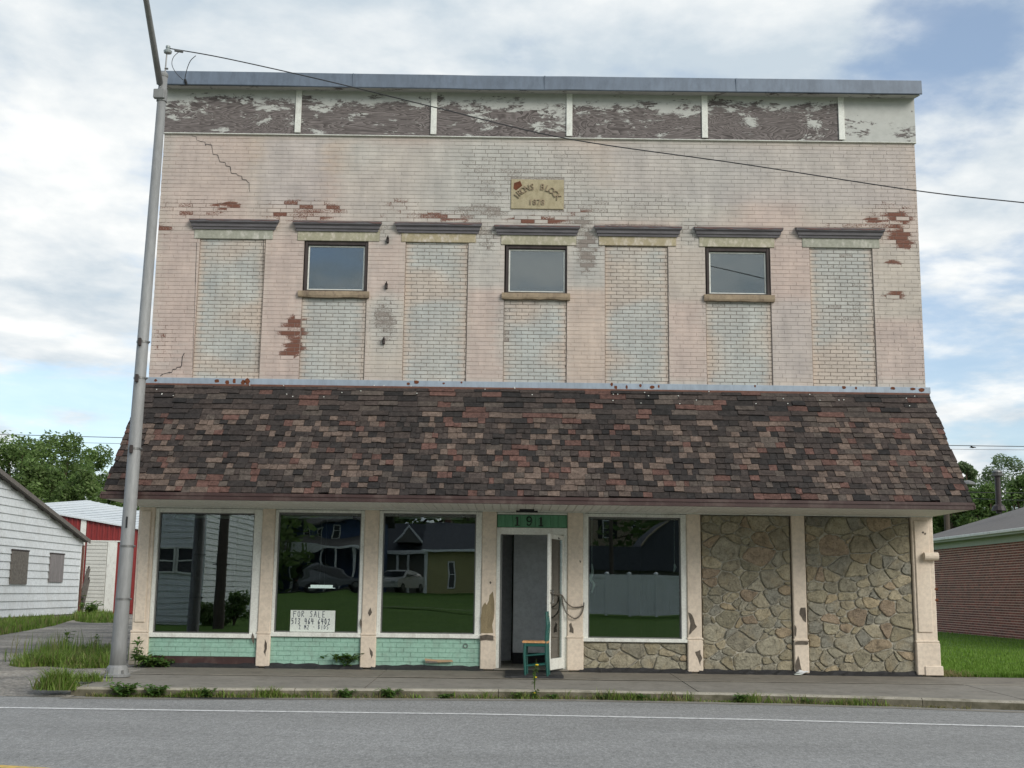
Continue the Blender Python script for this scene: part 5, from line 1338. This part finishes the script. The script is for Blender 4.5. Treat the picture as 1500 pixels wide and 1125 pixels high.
for k, (px, py, Y, rpx, lab) in enumerate(left_trees):
    tp_ = P(px, py, Y); h = tp_.z + .2; r_ = rpx*(Y+18.4)/1770
    tree(lab, (tp_.x, Y, -.2), h, r_, 100+k, .125, 250, 64, group='trees behind the left yard', crown0=.15)
PAL2 = [(.145, .21, .095), (.175, .235, .12), (.12, .18, .08), (.21, .26, .14)]
right_trees = [(1412, 680, 58, 26, 'rounded green tree right of the mansard end'), (1472, 667, 74, 48, 'tall feathery pale green tree beyond the brick house'), (1530, 672, 70, 50, 'tall pale green tree over the brick house roof'), (1440, 712, 48, 40, 'dark bushy tree behind the vent pipe'), (1392, 722, 50, 34, 'dark shrubby tree under the mansard corner'), (1500, 700, 52, 46, 'dense green tree behind the brick house ridge'), (1375, 706, 56, 30, 'shaded tree mostly hidden by the mansard end')]
for k, (px, py, Y, rpx, lab) in enumerate(right_trees):
    tp_ = P(px, py, Y); h = tp_.z + .2; r_ = rpx*(Y+18.4)/1770
    tree(lab, (tp_.x, Y, -.2), h, r_, 200+k, .10 if k in (1, 2) else .12, 230, 64, PAL2 if k in (1, 2, 0) else PAL, group='trees behind the brick house', crown0=.12)

# ------------------------------------------------------------------ grass and weeds
GP = [(.16, .26, .04), (.21, .32, .06), (.13, .21, .04), (.26, .35, .09), (.26, .26, .10)]
GDRY = [(.30, .26, .13), (.22, .22, .09)]
def blades(b, R_, n_, place, hmin, hmax, w=.006, pal=GP, lean=.5):
    for k in range(n_):
        x, y, z = place(R_); h = R_.uniform(hmin, hmax)*(.35 + 1.0*max(0, min(1, .5+1.1*vn(x, y, 3.1, 5.0)+.5*vn(x, y, 9.0, 8.0)))); a = R_.uniform(0, 2*math.pi); l_ = h*lean*R_.uniform(.1, 1); dx, dy = math.cos(a)*l_, math.sin(a)*l_; px, py = -math.sin(a)*w*R_.uniform(.7, 1.4), math.cos(a)*w*R_.uniform(.7, 1.4)
        c_ = R_.choice(pal); s_ = R_.uniform(.75, 1.25); at = (c_[0]*s_, c_[1]*s_, c_[2]*s_, 0, 0)
        b.add([(x-px, y-py, z), (x+px, y+py, z), (x+dx*.35+px*.7, y+dy*.35+py*.7, z+h*.6), (x+dx*.35-px*.7, y+dy*.35-py*.7, z+h*.6), (x+dx, y+dy, z+h)], [(0,1,2,3), (3,2,4)], at)
def grass(lab, n_, place, hmin, hmax, seed, **k):
    b = MB(); blades(b, random.Random(seed), n_, place, hmin, hmax, **k); return tag(b.build('grass', M['leaf']), lab, 'grass', kind='stuff')
def inpoly(poly):
    xs_ = [p[0] for p in poly]; ys_ = [p[1] for p in poly]
    def f(R_):
        while True:
            x, y = R_.uniform(min(xs_), max(xs_)), R_.uniform(min(ys_), max(ys_)); ins_ = False
            for (x0, y0), (x1, y1) in zip(poly, poly[1:]+poly[:1]):
                if (y0 > y) != (y1 > y) and x < (x1-x0)*(y-y0)/(y1-y0)+x0: ins_ = not ins_
            if ins_: return x, y, -.015
    return f
def gpoly(px): return [(G(x, y, 0).x, G(x, y, 0).y) for x, y in px]
def lawnp(R_):
    y = .0 + 23*R_.random()**2.0; x = 6.5 + R_.random()*(2.2 + y*.45)
    return x, y, -.008
def lawnp2(R_):
    while True:
        x, y, z = lawnp(R_)
        if not (x < 6.95 and y < .8 and R_.random() < .85): return x, y, z
grass('short green mown lawn beside the brick house', 45000, lawnp2, .03, .075, 31, w=.006, pal=[(.14, .26, .035), (.17, .30, .045), (.11, .21, .03), (.21, .33, .07)])
grass('strip of grass along the foot of the white outbuilding', 9000, inpoly(gpoly([(-60, 914), (0, 911), (110, 907), (80, 916), (60, 920), (0, 930), (-60, 934)])), .06, .24, 32, w=.018)
grass('tuft of grass at the garage door corner', 3500, inpoly(gpoly([(106, 906), (140, 900), (166, 903), (166, 912), (130, 912), (112, 910)])), .06, .28, 33, w=.02)
gp = gpoly([(13, 974), (40, 968), (70, 960), (100, 956), (130, 958), (165, 956), (163, 977), (110, 978), (70, 975), (30, 976)])
grass('patch of long bright grass growing beside the street light', 9000, inpoly(gp), .05, .21, 34, w=.008, lean=1.3)
pk_ = G(95, 966, 0)
def mound(R_): return pk_.x + R_.gauss(0, .35), pk_.y + R_.gauss(0, .5), -.01
grass('tallest stems in the long grass patch', 500, mound, .25, .42, 35, w=.007, lean=.35)
def tuft(px, py, r, z):
    c_ = G(px, py, z)
    return lambda R_: (c_.x+R_.gauss(0, r), c_.y+R_.gauss(0, r*.6), z-.01)
for lab, px, py, r, z, n_, h in (('bushy grass tuft on the gravel left of the street light', 82, 1009, .11, -.07, 700, .28), ('small grass tuft just left of the street light base', 128, 997, .10, -.04, 260, .16), ('low grass tuft at the broken end of the kerb', 112, 1008, .12, -.10, 420, .13)):
    grass(lab, n_, tuft(px, py, r, z), .06, h*.85, px, w=.007, lean=1.2)
def gutter(R_):
    x = KX + .3 + R_.random()*9.6
    while R_.random() > .06 + 1.3*max(0, vn(x, 0, 1.6, 77.0)) + .5*max(0, 1-abs(x+4.4)/1.4): x = KX + .3 + R_.random()*9.6
    return x, kerb_y(x)-.03-abs(R_.gauss(0, .035)), ROADZ-.01
grass('thin line of weeds and grass growing along the kerb gutter', 5000, gutter, .015, .13, 40, w=.006, pal=GP+GDRY[:1], lean=1.2)
def gutter_dry(R_):
    x = KX + .2 + R_.random()*10.6; return x, kerb_y(x)-.03-abs(R_.gauss(0, .03)), ROADZ-.01
grass('dry brown grass stubble along the kerb gutter', 3500, gutter_dry, .015, .06, 41, w=.006, pal=GDRY, lean=.9)
def soil_edge(R_): return 6.45+abs(R_.gauss(0, .2)), -.02+abs(R_.gauss(0, .3)), -.005
grass('dry brown grass at the foot of the corner pillar', 900, soil_edge, .02, .09, 42, w=.006, pal=GDRY, lean=.9)

def weed_mesh(seed, nst, h, leaf, spread, pal=GP, flower=False):
    R_ = random.Random(seed); b = MB(); b.has = True; st_ = MB(); fl_ = MB()
    for k in range(nst):
        a = R_.uniform(0, 2*math.pi); hh = h*R_.uniform(.5, 1); tip = Vector((math.cos(a)*spread*R_.uniform(.3, 1), math.sin(a)*spread*R_.uniform(.3, 1), hh)); mid = Vector((tip.x*.35, tip.y*.35, hh*.55))
        st_.tube([(0, 0, 0), mid, tip], [.005, .004, .002], 5)
        for j in range(8):
            f = R_.uniform(.2, 1); p = (mid*(2*f) if f < .5 else mid.lerp(tip, 2*f-1)); d = Vector((R_.uniform(-1, 1), R_.uniform(-1, 1), R_.uniform(-.2, .7))).normalized(); s_ = leaf*R_.uniform(.6, 1.2)
            u = d.cross(Vector((0, 0, 1))).normalized(); c_ = R_.choice(pal); at = (*[v*R_.uniform(.85, 1.15) for v in c_], 0, 0)
            b.add([p, p+d*s_*.5+u*s_*.28, p+d*s_+Vector((0, 0, -.2*s_)), p+d*s_*.5-u*s_*.28], [(0,1,2,3)], at)
        if flower and k < 2: fl_.lathe(tip*(.4 if k else .9)+Vector((0, 0, .0)), [(.002, -.006), (.020, .0), (.022, .006), (.008, .012)], 8)
    return st_, b, fl_
WP = [(.10, .19, .045), (.13, .23, .055), (.08, .15, .04), (.17, .26, .07)]
protos = {}
def weed(lab, px, py, z, kind, sc=1.0, pos=None):
    nst, h, leaf, spread, fl_ = {'upright': (4, .42, .10, .07, False), 'clump': (22, .19, .085, .17, False), 'sprawl': (30, .16, .085, .26, False), 'dandelion': (7, .22, .075, .10, True), 'tall': (3, .34, .05, .05, True)}[kind]
    c_ = G(px, py, z) if pos is None else Vector(pos)
    if z < -.1:
        c_ = G(px, 1019, ROADZ); c_ = Vector((c_.x, kerb_y(c_.x) - .05, ROADZ - .005))
    if kind not in protos:
        w_ = thing('weed', lab, 'weed', c_, 'weeds on the pavement', local=True); s_, l_, f_ = weed_mesh(5 + len(protos)*11, nst, h, leaf, spread, WP, fl_)
        s_.a = [(.09, .14, .04, 0, 0)]*len(s_.v); s_.has = True
        s_.build('stem', M['leaf'], w_); l_.build('foliage', M['leaf'], w_)
        if fl_: f_.build('flower', M['flower'], w_)
        protos[kind] = w_
    else:
        w_ = copy_tree(protos[kind]); w_.location = c_; tag(w_, lab, 'weed')
    w_.rotation_euler.z = random.uniform(0, 6.28); w_.scale = (sc,)*3 if z > -.1 else (sc*.9, sc*.7, sc*.62)
weed('tall leafy weed growing between the street light and the first pillar', 197, 977, 0, 'upright', 1.1)
weed('second leafy weed bending right beside the first pillar', 203, 977, 0, 'upright', .7)
weed('flat leafy weeds spreading at the foot of the first green bulkhead', 218, 977, -.005, 'sprawl', 1.2)
weed('small flat weed by the brown skirting board', 240, 977, -.005, 'sprawl', .8)
weed('sprawling leafy weed at the foot of the third pillar', 508, 979, -.005, 'sprawl', 1.55)
weed('darker sprawling weed against the second green bulkhead', 488, 978, -.005, 'sprawl', 1.1)
weed('upright weed stem growing against the third pillar', 520, 976, 0, 'upright', .55)
weed('tall thin dandelion standing in front of the doormat', 0, 0, 0, 'tall', 1.15, pos=(.33, kerb_y(.33)+.0, -.05))
weed('low yellow-flowered dandelion in the gutter below the doorway', 781, 1018, -.14, 'dandelion', .9)
weed('leafy gutter weed just left of the doorway dandelion', 757, 1017, -.14, 'clump', .75)
weed('leafy gutter weed just right of the doorway dandelion', 808, 1018, -.14, 'clump', .6)
weed('bright leafy weed clump in the gutter below the stone sill panel', 1066, 1023, -.14, 'clump', .95)
weed('small gutter weed below the fifth pillar', 878, 1016, -.14, 'clump', .6)
weed('low gutter weed below the fourth window', 932, 1019, -.14, 'clump', .7)
weed('low weed in the gutter below the second stone panel', 1150, 1026, -.14, 'clump', .6)
weed('broad weed in the gutter beside the street light', 186, 1008, -.14, 'clump', 1.5)
weed('reddish-stemmed weed in the gutter right of the street light', 234, 1008, -.12, 'clump', 1.3)
weed('small pale weed on the kerb below the first window', 311, 1011, -.14, 'clump', 1.0)
weed('low weed in the gutter below the second window', 512, 1016, -.14, 'clump', .95)
weed('spreading weed in the gutter below the third pillar', 575, 1017, -.14, 'clump', 1.05)
weed('spreading weed in the gutter below the third green bulkhead', 655, 1017, -.14, 'sprawl', .7)
weed('tall dry stalk rising from the long grass patch', 98, 955, 0, 'upright', 1.0)
weed('thin stalk rising from the grass close to the street light', 139, 955, 0, 'upright', .8)
weed('climbing weed growing up the leaning planks', 118, 902, 0, 'upright', 2.6)
weed('leafy weed at the garage door corner', 130, 904, 0, 'clump', 3.0)

# litter
p = G(1180, 990, 0); li = thing('plastic_litter', 'crumpled white plastic at the foot of the pillar between the stone panels', 'litter', p)
b = MB(); b.lathe((0, 0, 0), [(.03, .0), (.05, .02), (.045, .05), (.05, .09), (.03, .14), (.015, .17)], 9); b.v = [(p.x-.08+v[2]+.02*math.sin(40*v[0]), -.10+v[1]*.8, .035+v[0]*.6+.01*math.sin(50*v[2])) for v in b.v]; b.build('bottle', M['litter'], li)
b = MB(); b.cbox(p.x-.12, p.x-.02, -.16, -.06, .001, .012, .004); b.build('wrapper', M['paper'], li)
p0_, p1_ = P(624, 969, -.04), P(664, 968, -.04)
wb = thing('wood_scrap', 'broken pale wood strip propped against the third green bulkhead', 'wood', (p0_.x, -.05, 0))
b = MB(); b.prism([(p0_.x, -.03, p0_.z-.02), (p1_.x, -.03, p1_.z-.015), (p1_.x-.02, -.03, p1_.z+.015), (p0_.x+.12, -.03, p0_.z+.03), (p0_.x-.02, -.03, p0_.z+.045)], (0, -.025, 0)); b.build('strip', M['woodbit'], wb, fix=True)
b = MB(); b.prism([(p0_.x+.01, -.0555, p0_.z-.018), (p0_.x+.18, -.0555, p0_.z-.015), (p0_.x+.16, -.0555, p0_.z+.004), (p0_.x, -.0555, p0_.z+.01)], (0, -.008, 0)); b.build('splinter', M['plank'], wb, fix=True)
b = MB(); q = P(682, 946, -.01)
one('wall_ring', M['steel'], BLD, 'tube', [(q.x+.03*math.cos(a), -.004, q.z+.03*math.sin(a)) for a in [k*math.pi/5 for k in range(11)]], .006, 5)

# ------------------------------------------------------------------ across the street (seen in the shop glass)
def V(px, py, Yr):
    p = P(px, py, .15 - Yr); return Vector((p.x, Yr, p.z))
def vrect(px0, py0, px1, py1, Yr):
    a, b_ = V((px0+px1)/2, py1, Yr), V((px0+px1)/2, py0, Yr); my_ = (py0+py1)/2
    return V(px0, my_, Yr).x, V(px1, my_, Yr).x, a.z, b_.z
def window_part(par, x0, x1, z0, z1, y, mat='white', sashes=True):
    b = MB(); f = .07
    b.cbox(x0-f, x0, y, y+.06, z0-f, z1+f); b.cbox(x1, x1+f, y, y+.06, z0-f, z1+f); b.cbox(x0, x1, y+.002, y+.06, z1, z1+f); b.cbox(x0, x1, y+.002, y+.06, z0-f, z0)
    if sashes: b.cbox(x0, x1, y+.004, y+.05, (z0+z1)/2-.025, (z0+z1)/2+.025)
    w_ = b.build('window', M[mat], par); b = MB(); b.box(x0, x1, y+.01, y+.02, z0, z1); b.build('pane', M['glassdark'], w_)
def clap(par, mat, x0, x1, y, z0, z1, ex, axis='x', face=1):
    z = z0
    while z < z1 - .02:
        b = MB(); t_ = min(z+ex+.01, z1)
        pr = [(.0, t_), (.006*face, t_), (.040*face, z), (.0, z)]
        if axis == 'x': b.prism([(x0, y+d, zz_) for d, zz_ in pr], (x1-x0, 0, 0))
        else: b.prism([(y+d, x0, zz_) for d, zz_ in pr], (0, x1-x0, 0))
        b.build('clapboard', M[mat], par, fix=True); z += ex
def gable_roof(par, x0, x1, y0, y1, ze, zr_, mat, along='x', th=.12):
    b = MB()
    if along == 'x':
        ym = (y0+y1)/2; b.prism([(x0, y1, ze), (x0, ym, zr_), (x0, y0, ze), (x0, y0, ze-th), (x0, ym, zr_-th), (x0, y1, ze-th)], (x1-x0, 0, 0))
    else:
        xm = (x0+x1)/2; b.prism([(x0, y1, ze), (xm, y1, zr_), (x1, y1, ze), (x1, y1, ze-th), (xm, y1, zr_-th), (x0, y1, ze-th)], (0, y0-y1, 0))
    return b.build('roof', M[mat], par, fix=True)
# white clapboard house facing the first window
HY = -24.0; cxr = V(296, 850, HY).x
H1 = thing('white_clapboard_house', 'white clapboard house mirrored in the first shop window', 'house', (cxr-4, HY-5, -.1))
h1w = cb('wall', M['siding'], H1, cxr-9, cxr, HY-11, HY, -.1, 6.0, .01)
clap(h1w, 'siding', cxr-9, cxr, HY+.001, .0, 6.0, .205); clap(h1w, 'siding', HY-11, HY, cxr+.001, .0, 6.0, .205, 'y')
cb('corner_board', M['siding'], H1, cxr-.02, cxr+.06, HY-.02, HY+.06, -.1, 6.0, .01)
for a, b_ in ((231, 255), (262, 285)):
    q = vrect(a, 804, b_, 838, HY); window_part(H1, q[0], q[1], q[2], q[3], HY+.03)
gable_roof(H1, cxr-9.4, cxr+.4, HY-11.4, HY+.4, 6.05, 9.0, 'darkroof')
up2 = V(323, 850, -19.6); U2 = thing('utility_pole', 'dark timber utility pole mirrored in the first shop window', 'pole', (up2.x, -19.6, -.1))
one('post', M['timber'], U2, 'tube', [(up2.x, -19.6, -.15), (up2.x+.03, -19.6, 5), (up2.x+.06, -19.6, 10.5)], [.17, .15, .12], 12)
cb('crossarm', M['timber'], U2, up2.x-1.0, up2.x+1.1, -19.72, -19.6-.11, 9.6, 9.72, .01); one('step_bolt', M['steel'], U2, 'tube', [(up2.x-.26, -19.6, V(320, 827, -19.6).z), (up2.x+.26, -19.6, V(320, 827, -19.6).z)], .02, 6)
def bush(lab, x, y, z, r, h, seed, grp='bushes across the street'):
    R_ = random.Random(seed); B_ = thing('bush', lab, 'bush', (x, y, z), grp)
    cl = [(x+R_.uniform(-.6, .6)*r, y+R_.uniform(-.5, .5)*r, z+h*R_.uniform(.15, .85), r*R_.uniform(.3, .5)) for k in range(16)]
    b = MB()
    for c_ in cl[:5]: b.tube([(x, y, z), (c_[0], c_[1], c_[2])], [.03, .01], 5)
    b.build('stem', M['bark'], B_); leaf_cloud(R_, cl, 110, .07, PAL).build('foliage', M['leaf'], B_)
q = V(343, 900, -22.5); bush('dark bush right of the pole mirrored in the first shop window', q.x, -22.5, -.1, .55, 1.35, 61); q = V(305, 915, -22.9); bush('low bush left of the pole mirrored in the first shop window', q.x, -22.9, -.1, .5, .7, 62)

# blue house with a porch
BY = -65.0
q = vrect(398, 764, 548, 878, BY)
H2 = thing('blue_house', 'dark blue house with white porch posts mirrored in the second shop window', 'house', ((q[0]+q[1])/2, BY-5, opp_z(BY)))
cb('wall', M['blueh'], H2, q[0], q[1], BY-9, BY, opp_z(BY)-.3, q[3]+.3, .02); gable_roof(H2, q[0]-.5, q[1]+.5, BY-9.4, BY+.5, q[3]+.15, q[3]+3.0, 'roofgrey')
for a, b_ in ((444, 451), (468, 474), (492, 500)):
    w_ = vrect(a, 769, b_, 785, BY); window_part(H2, w_[0], w_[1], w_[2], w_[3], BY+.02)
pr = vrect(398, 790, 548, 803, BY+2.2); b = MB()
b.prism([(pr[0], BY, pr[3]+.25), (pr[0], BY+2.4, pr[2]), (pr[0], BY+2.4, pr[2]-.12), (pr[0], BY, pr[3]+.1)], (pr[1]-pr[0], 0, 0)); b.build('porch_roof', M['roofgrey'], H2, fix=True)
cb('porch_fascia', M['vinyl'], H2, pr[0], pr[1], BY+2.401, BY+2.46, pr[2]-.2, pr[2]+.03, .01)
for px in (404, 428, 450, 472, 494, 516, 538):
    w_ = vrect(px-1.6, 803, px+1.6, 864, BY+2.3); cb('porch_post', M['vinyl'], H2, w_[0], w_[1], BY+2.2, BY+2.34, w_[2], pr[2]-.2, .01)
w_ = vrect(398, 864, 548, 880, BY+2.5); cb('porch_base', M['greyh'], H2, w_[0], w_[1], BY+.01, BY+2.55, opp_z(BY)-.3, w_[3], .02)
for px in (436, 480): w_ = vrect(px-5, 822, px+5, 864, BY); cb('front_door' if px == 436 else 'porch_window', M['glassdark'], H2, w_[0], w_[1], BY+.005, BY+.05, w_[2], w_[3], .01)

def car(lab, loc, rot, paintm, suv, grp='cars across the street'):
    C_ = thing('parked_car', lab, 'car', loc, grp, local=True)
    h_ = 1.7 if suv else 1.46
    prof = [(-2.2, .35), (-2.25, .75), (-2.1, .95), (-1.2, 1.02), (-.55, h_-.06), (.1, h_), (1.2, h_-.04 if suv else h_-.14), (1.75 if not suv else 2.0, 1.05), (2.2, 1.0), (2.28, .7), (2.2, .35)]
    b = MB(); n_ = len(prof); secs = []
    for xx, inn in ((-.90, 0), (-.86, 1), (.86, 1), (.90, 0)):
        pass
    vs = []
    for s_ in (-1, 1):
        for yy, zz_ in prof: vs.append((s_*(.90 - (.20*max(0, (zz_-1.0))/.6)), yy, zz_))
    b.add(vs, [tuple(range(n_)), tuple(range(n_, 2*n_))[::-1]] + [(i, (i+1) % n_, n_+(i+1) % n_, n_+i) for i in range(n_)]); b.build('body', M[paintm], C_, fix=True)
    b = MB(); b.add([(-.72, -.62, h_-.12), (.72, -.62, h_-.12), (.80, -1.16, 1.06), (-.80, -1.16, 1.06)], [(0,1,2,3)]); b.v = [(x, y-.03, z+.02) for x, y, z in b.v]; b.build('windscreen', M['glassdark'], C_)
    b = MB(); ye = 1.95 if suv else 1.72; b.add([(-.70, 1.24, h_-.14), (.70, 1.24, h_-.14), (.80, ye, 1.08), (-.80, ye, 1.08)], [(0,1,2,3)]); b.v = [(x, y+.03, z+.02) for x, y, z in b.v]; b.build('rear_window', M['glassdark'], C_)
    for s_ in (-1, 1):
        b = MB(); b.add([(s_*.905, -1.0, 1.06), (s_*.76, -.5, h_-.14), (s_*.76, 1.1, h_-.18), (s_*.905, 1.55, 1.08)], [(0,1,2,3)]); b.v = [(x+s_*.012, y, z) for x, y, z in b.v]; b.build('side_window', M['glassdark'], C_)
        for yy in (-1.4, 1.4):
            w_ = one('wheel', M['tyre'], C_, 'tube', [(s_*.70, yy, .33), (s_*.915, yy, .33)], .33, 14); one('rim', M['steel'], w_, 'tube', [(s_*.916, yy, .33), (s_*.925, yy, .33)], .2, 12)
        one('headlight', M['porcelain'], C_, 'cbox', s_*.55-.16, s_*.55+.16, -2.27, -2.15, .68, .82, .02); one('tail_light', M['barnred'], C_, 'cbox', s_*.62-.14, s_*.62+.14, 2.16, 2.30, .72, .9, .02)
    C_.rotation_euler.z = rot; return C_
q = V(488, 866, -60); car('grey sport utility car mirrored in the second shop window', (q.x, -60, opp_z(-60)), rad(75), 'cargrey', True)
q = V(586, 850, -66); car('white car on the drive mirrored in the third shop window', (q.x, -66, opp_z(-66)), rad(200), 'carwhite', False)
# grey gabled house and yellow house
GY_ = -76.0; q = vrect(548, 808, 632, 862, GY_)
H3 = thing('grey_house', 'grey gabled house with white porch columns mirrored in the third shop window', 'house', ((q[0]+q[1])/2, GY_-5, 1.0))
cb('wall', M['greyh'], H3, q[0], q[1], GY_-9, GY_, .7, q[3]+.02, .02); gable_roof(H3, q[0]-.5, q[1]+.5, GY_-9.5, GY_+.6, q[3], q[3]+2.4, 'darkroof')
g_ = vrect(580, 772, 618, 795, GY_+.9); b = MB(); b.prism([(g_[0], GY_+.8, g_[2]), ((g_[0]+g_[1])/2, GY_+.8, g_[3]), (g_[1], GY_+.8, g_[2])], (0, -4, 0)); b.build('gable', M['greyh'], H3, fix=True)
b = MB(); mz = (g_[0]+g_[1])/2
for s_ in (0, 1): e = g_[s_]; b.prism([(e, GY_+.95, g_[2]), (mz, GY_+.95, g_[3]), (mz, GY_+.95, g_[3]+.18), (e+(-.2 if s_ == 0 else .2), GY_+.95, g_[2])], (0, -.12, 0))
b.build('gable_trim', M['vinyl'], H3, fix=True)
for px in (582, 598, 622): w_ = vrect(px-1.6, 812, px+1.6, 850, GY_+2); cb('porch_column', M['vinyl'], H3, w_[0], w_[1], GY_+1.85, GY_+2, .95, w_[3], .02)
w_ = vrect(548, 806, 632, 811, GY_+2); cb('porch_beam', M['vinyl'], H3, w_[0], w_[1], GY_+1.8, GY_+2.05, w_[2], w_[3], .02)
YY = -58.0; q = vrect(624, 806, 726, 871, YY)
H4 = thing('yellow_house', 'olive yellow clapboard house with tall white window mirrored in the third shop window', 'house', ((q[0]+q[1])/2, YY-4, opp_z(YY)))
hw = cb('wall', M['yellowh'], H4, q[0], q[1], YY-7, YY, .5, q[3], .02); clap(hw, 'yellowh', q[0], q[1], YY+.001, .95, q[3], .15)
gable_roof(H4, q[0]-.3, q[1]+.3, YY-7.4, YY+.45, q[3]+.02, q[3]+1.9, 'darkroof'); cb('eave_board', M['vinyl'], H4, q[0]-.3, q[1]+.3, YY+.452, YY+.5, q[3]-.14, q[3]+.02, .01)
cb('corner_board', M['vinyl'], H4, q[0]-.08, q[0]+.06, YY-.05, YY+.06, .9, q[3]-.02, .01)
w_ = vrect(658, 824, 665, 861, YY); window_part(H4, w_[0], w_[1], w_[2], w_[3], YY+.03, 'vinyl')
b = MB(); b.cbox(q[0]+.9, q[0]+1.3, YY-4, YY-3.6, q[3]+1, q[3]+2.4, .02); b.build('chimney', M['ridge'], H4)
stripe('opposite_path', M['concrete'], [(V(540, 889, -40).x, -38.5), (V(640, 893, -38).x, -36.5), (V(700, 907, -34).x, -33.2)], .5, .36).data.transform(Matrix.Rotation(0, 4, 'X'))
# white vinyl fence, dark garage roof and beige house in the fourth window
FY = -34.5; q = vrect(845, 843, 1012, 901.5, FY); fz = opp_z(FY)
FN = thing('vinyl_fence', 'white vinyl panel fence mirrored in the fourth shop window', 'fence', ((q[0]+q[1])/2, FY, fz))
posts = [V(px, 870, FY).x for px in (846, 888, 922, 961, 1000)]; posts += [posts[-1]+1.15]
for x in posts:
    o_ = cb('post', M['vinyl'], FN, x-.065, x+.065, FY-.065, FY+.065, fz-.1, q[3]+.04, .006); b = MB(); b.lathe((x, FY, q[3]+.041), [(.10, 0), (.10, .035), (.05, .07), (.005, .10)], 4); b.build('post_cap', M['vinyl'], o_)
for a, b_ in zip(posts, posts[1:]):
    n_ = 6; w_ = (b_-a-.13)/n_
    for k in range(n_): cb('fence_board', M['vinyl'], FN, a+.066+k*w_+.002, a+.066+(k+1)*w_-.002, FY-.012, FY+.012, fz+.08, q[3]-.12, .004)
    for z0_ in (fz+.05, q[3]-.12): cb('rail', M['vinyl'], FN, a+.066, b_-.066, FY-.03, FY+.03, z0_+.001, z0_+.13, .006)
DY = -46.0; q = vrect(850, 835, 1010, 880, DY)
H5 = thing('dark_roofed_garage', 'low garage with a broad dark roof mirrored in the fourth shop window', 'garage', ((q[0]+q[1])/2, DY-4, opp_z(DY)))
cb('wall', M['greyh'], H5, q[0], q[1]+2, DY-7, DY, opp_z(DY)-.2, q[3], .02)
rp = [V(850, 800, DY), V(938, 800, DY), V(958, 780, DY), V(985, 758, DY), V(1020, 752, DY)]
b = MB(); b.prism([(q[0]-.4, DY+.4, q[3]-.05)] + [(p.x, DY+.3, p.z) for p in rp] + [(q[1]+2.4, DY+.4, q[3]-.05)], (0, -7.5, 0)); b.build('roof', M['darkroof'], H5, fix=True)
b = MB()
for a, c_ in zip(rp[1:], rp[2:-1]): b.tube([(a.x, DY+.42, a.z+.03), (c_.x, DY+.42, c_.z+.03)], .05, 5)
b.build('rake_trim', M['beigeh'], H5)
EY_ = -72.0; q = vrect(848, 752, 1010, 870, EY_)
H6 = thing('beige_house', 'tall beige house with shuttered window mirrored in the fourth shop window', 'house', ((q[0]+q[1])/2, EY_-5, 1.0))
cb('wall', M['beigeh'], H6, q[0], q[1], EY_-9, EY_, .8, q[3]+2.5, .02); gable_roof(H6, q[0]-.5, q[1]+.5, EY_-9.5, EY_+.5, q[3]+2.5, q[3]+5, 'darkroof')
w_ = vrect(884, 762, 895, 788, EY_); window_part(H6, w_[0], w_[1], w_[2], w_[3], EY_+.02, 'vinyl')
for s_ in (-1, 1):
    xx = w_[0]-.45 if s_ < 0 else w_[1]+.1; cb('shutter', M['dark'], H6, xx, xx+.34, EY_+.01, EY_+.06, w_[2]-.1, w_[3]+.1, .01)
w_ = vrect(927, 764, 936, 775, EY_); window_part(H6, w_[0], w_[1], w_[2], w_[3], EY_+.02, 'vinyl')
lp2 = V(895, 860, -42); L2_ = thing('street_light', 'slim dark street light post mirrored in the fourth shop window', 'street light', (lp2.x, -42, opp_z(-42))); one('shaft', M['timber'], L2_, 'tube', [(lp2.x, -42, opp_z(-42)-.1), (lp2.x, -42, 8.5)], [.11, .08], 10); one('lamp_arm', M['timber'], L2_, 'tube', [(lp2.x, -42, 8.3), (lp2.x+.7, -41.6, 8.7), (lp2.x+1.4, -41.2, 8.7)], .04, 8); one('lamp_head', M['steel'], L2_, 'cbox', lp2.x+1.3, lp2.x+1.9, -41.3, -41.05, 8.6, 8.75, .04)
for k, (px, Y, h, r_, lab) in enumerate(((420, -84, 12, 5.5, 'dark tree behind the blue house mirrored in the second shop window'), (520, -86, 13, 6, 'second dark tree behind the blue house mirrored in the second shop window'), (585, -92, 14, 6.5, 'dark tree behind the grey house mirrored in the third shop window'), (665, -90, 14, 6.5, 'dark tree behind the yellow house mirrored in the third shop window'), (730, -80, 13, 6, 'dark tree between the yellow house and the garage across the street'), (1000, -66, 12, 5, 'dark tree right of the beige house mirrored in the fourth shop window'), (350, -60, 12, 5.5, 'dark tree beyond the white clapboard house across the street'))):
    q = V(px, 800, Y); tree(lab, (q.x, Y, 1.0), h, r_, 300+k, .35, 70, 44, group='trees across the street', crown0=.08)
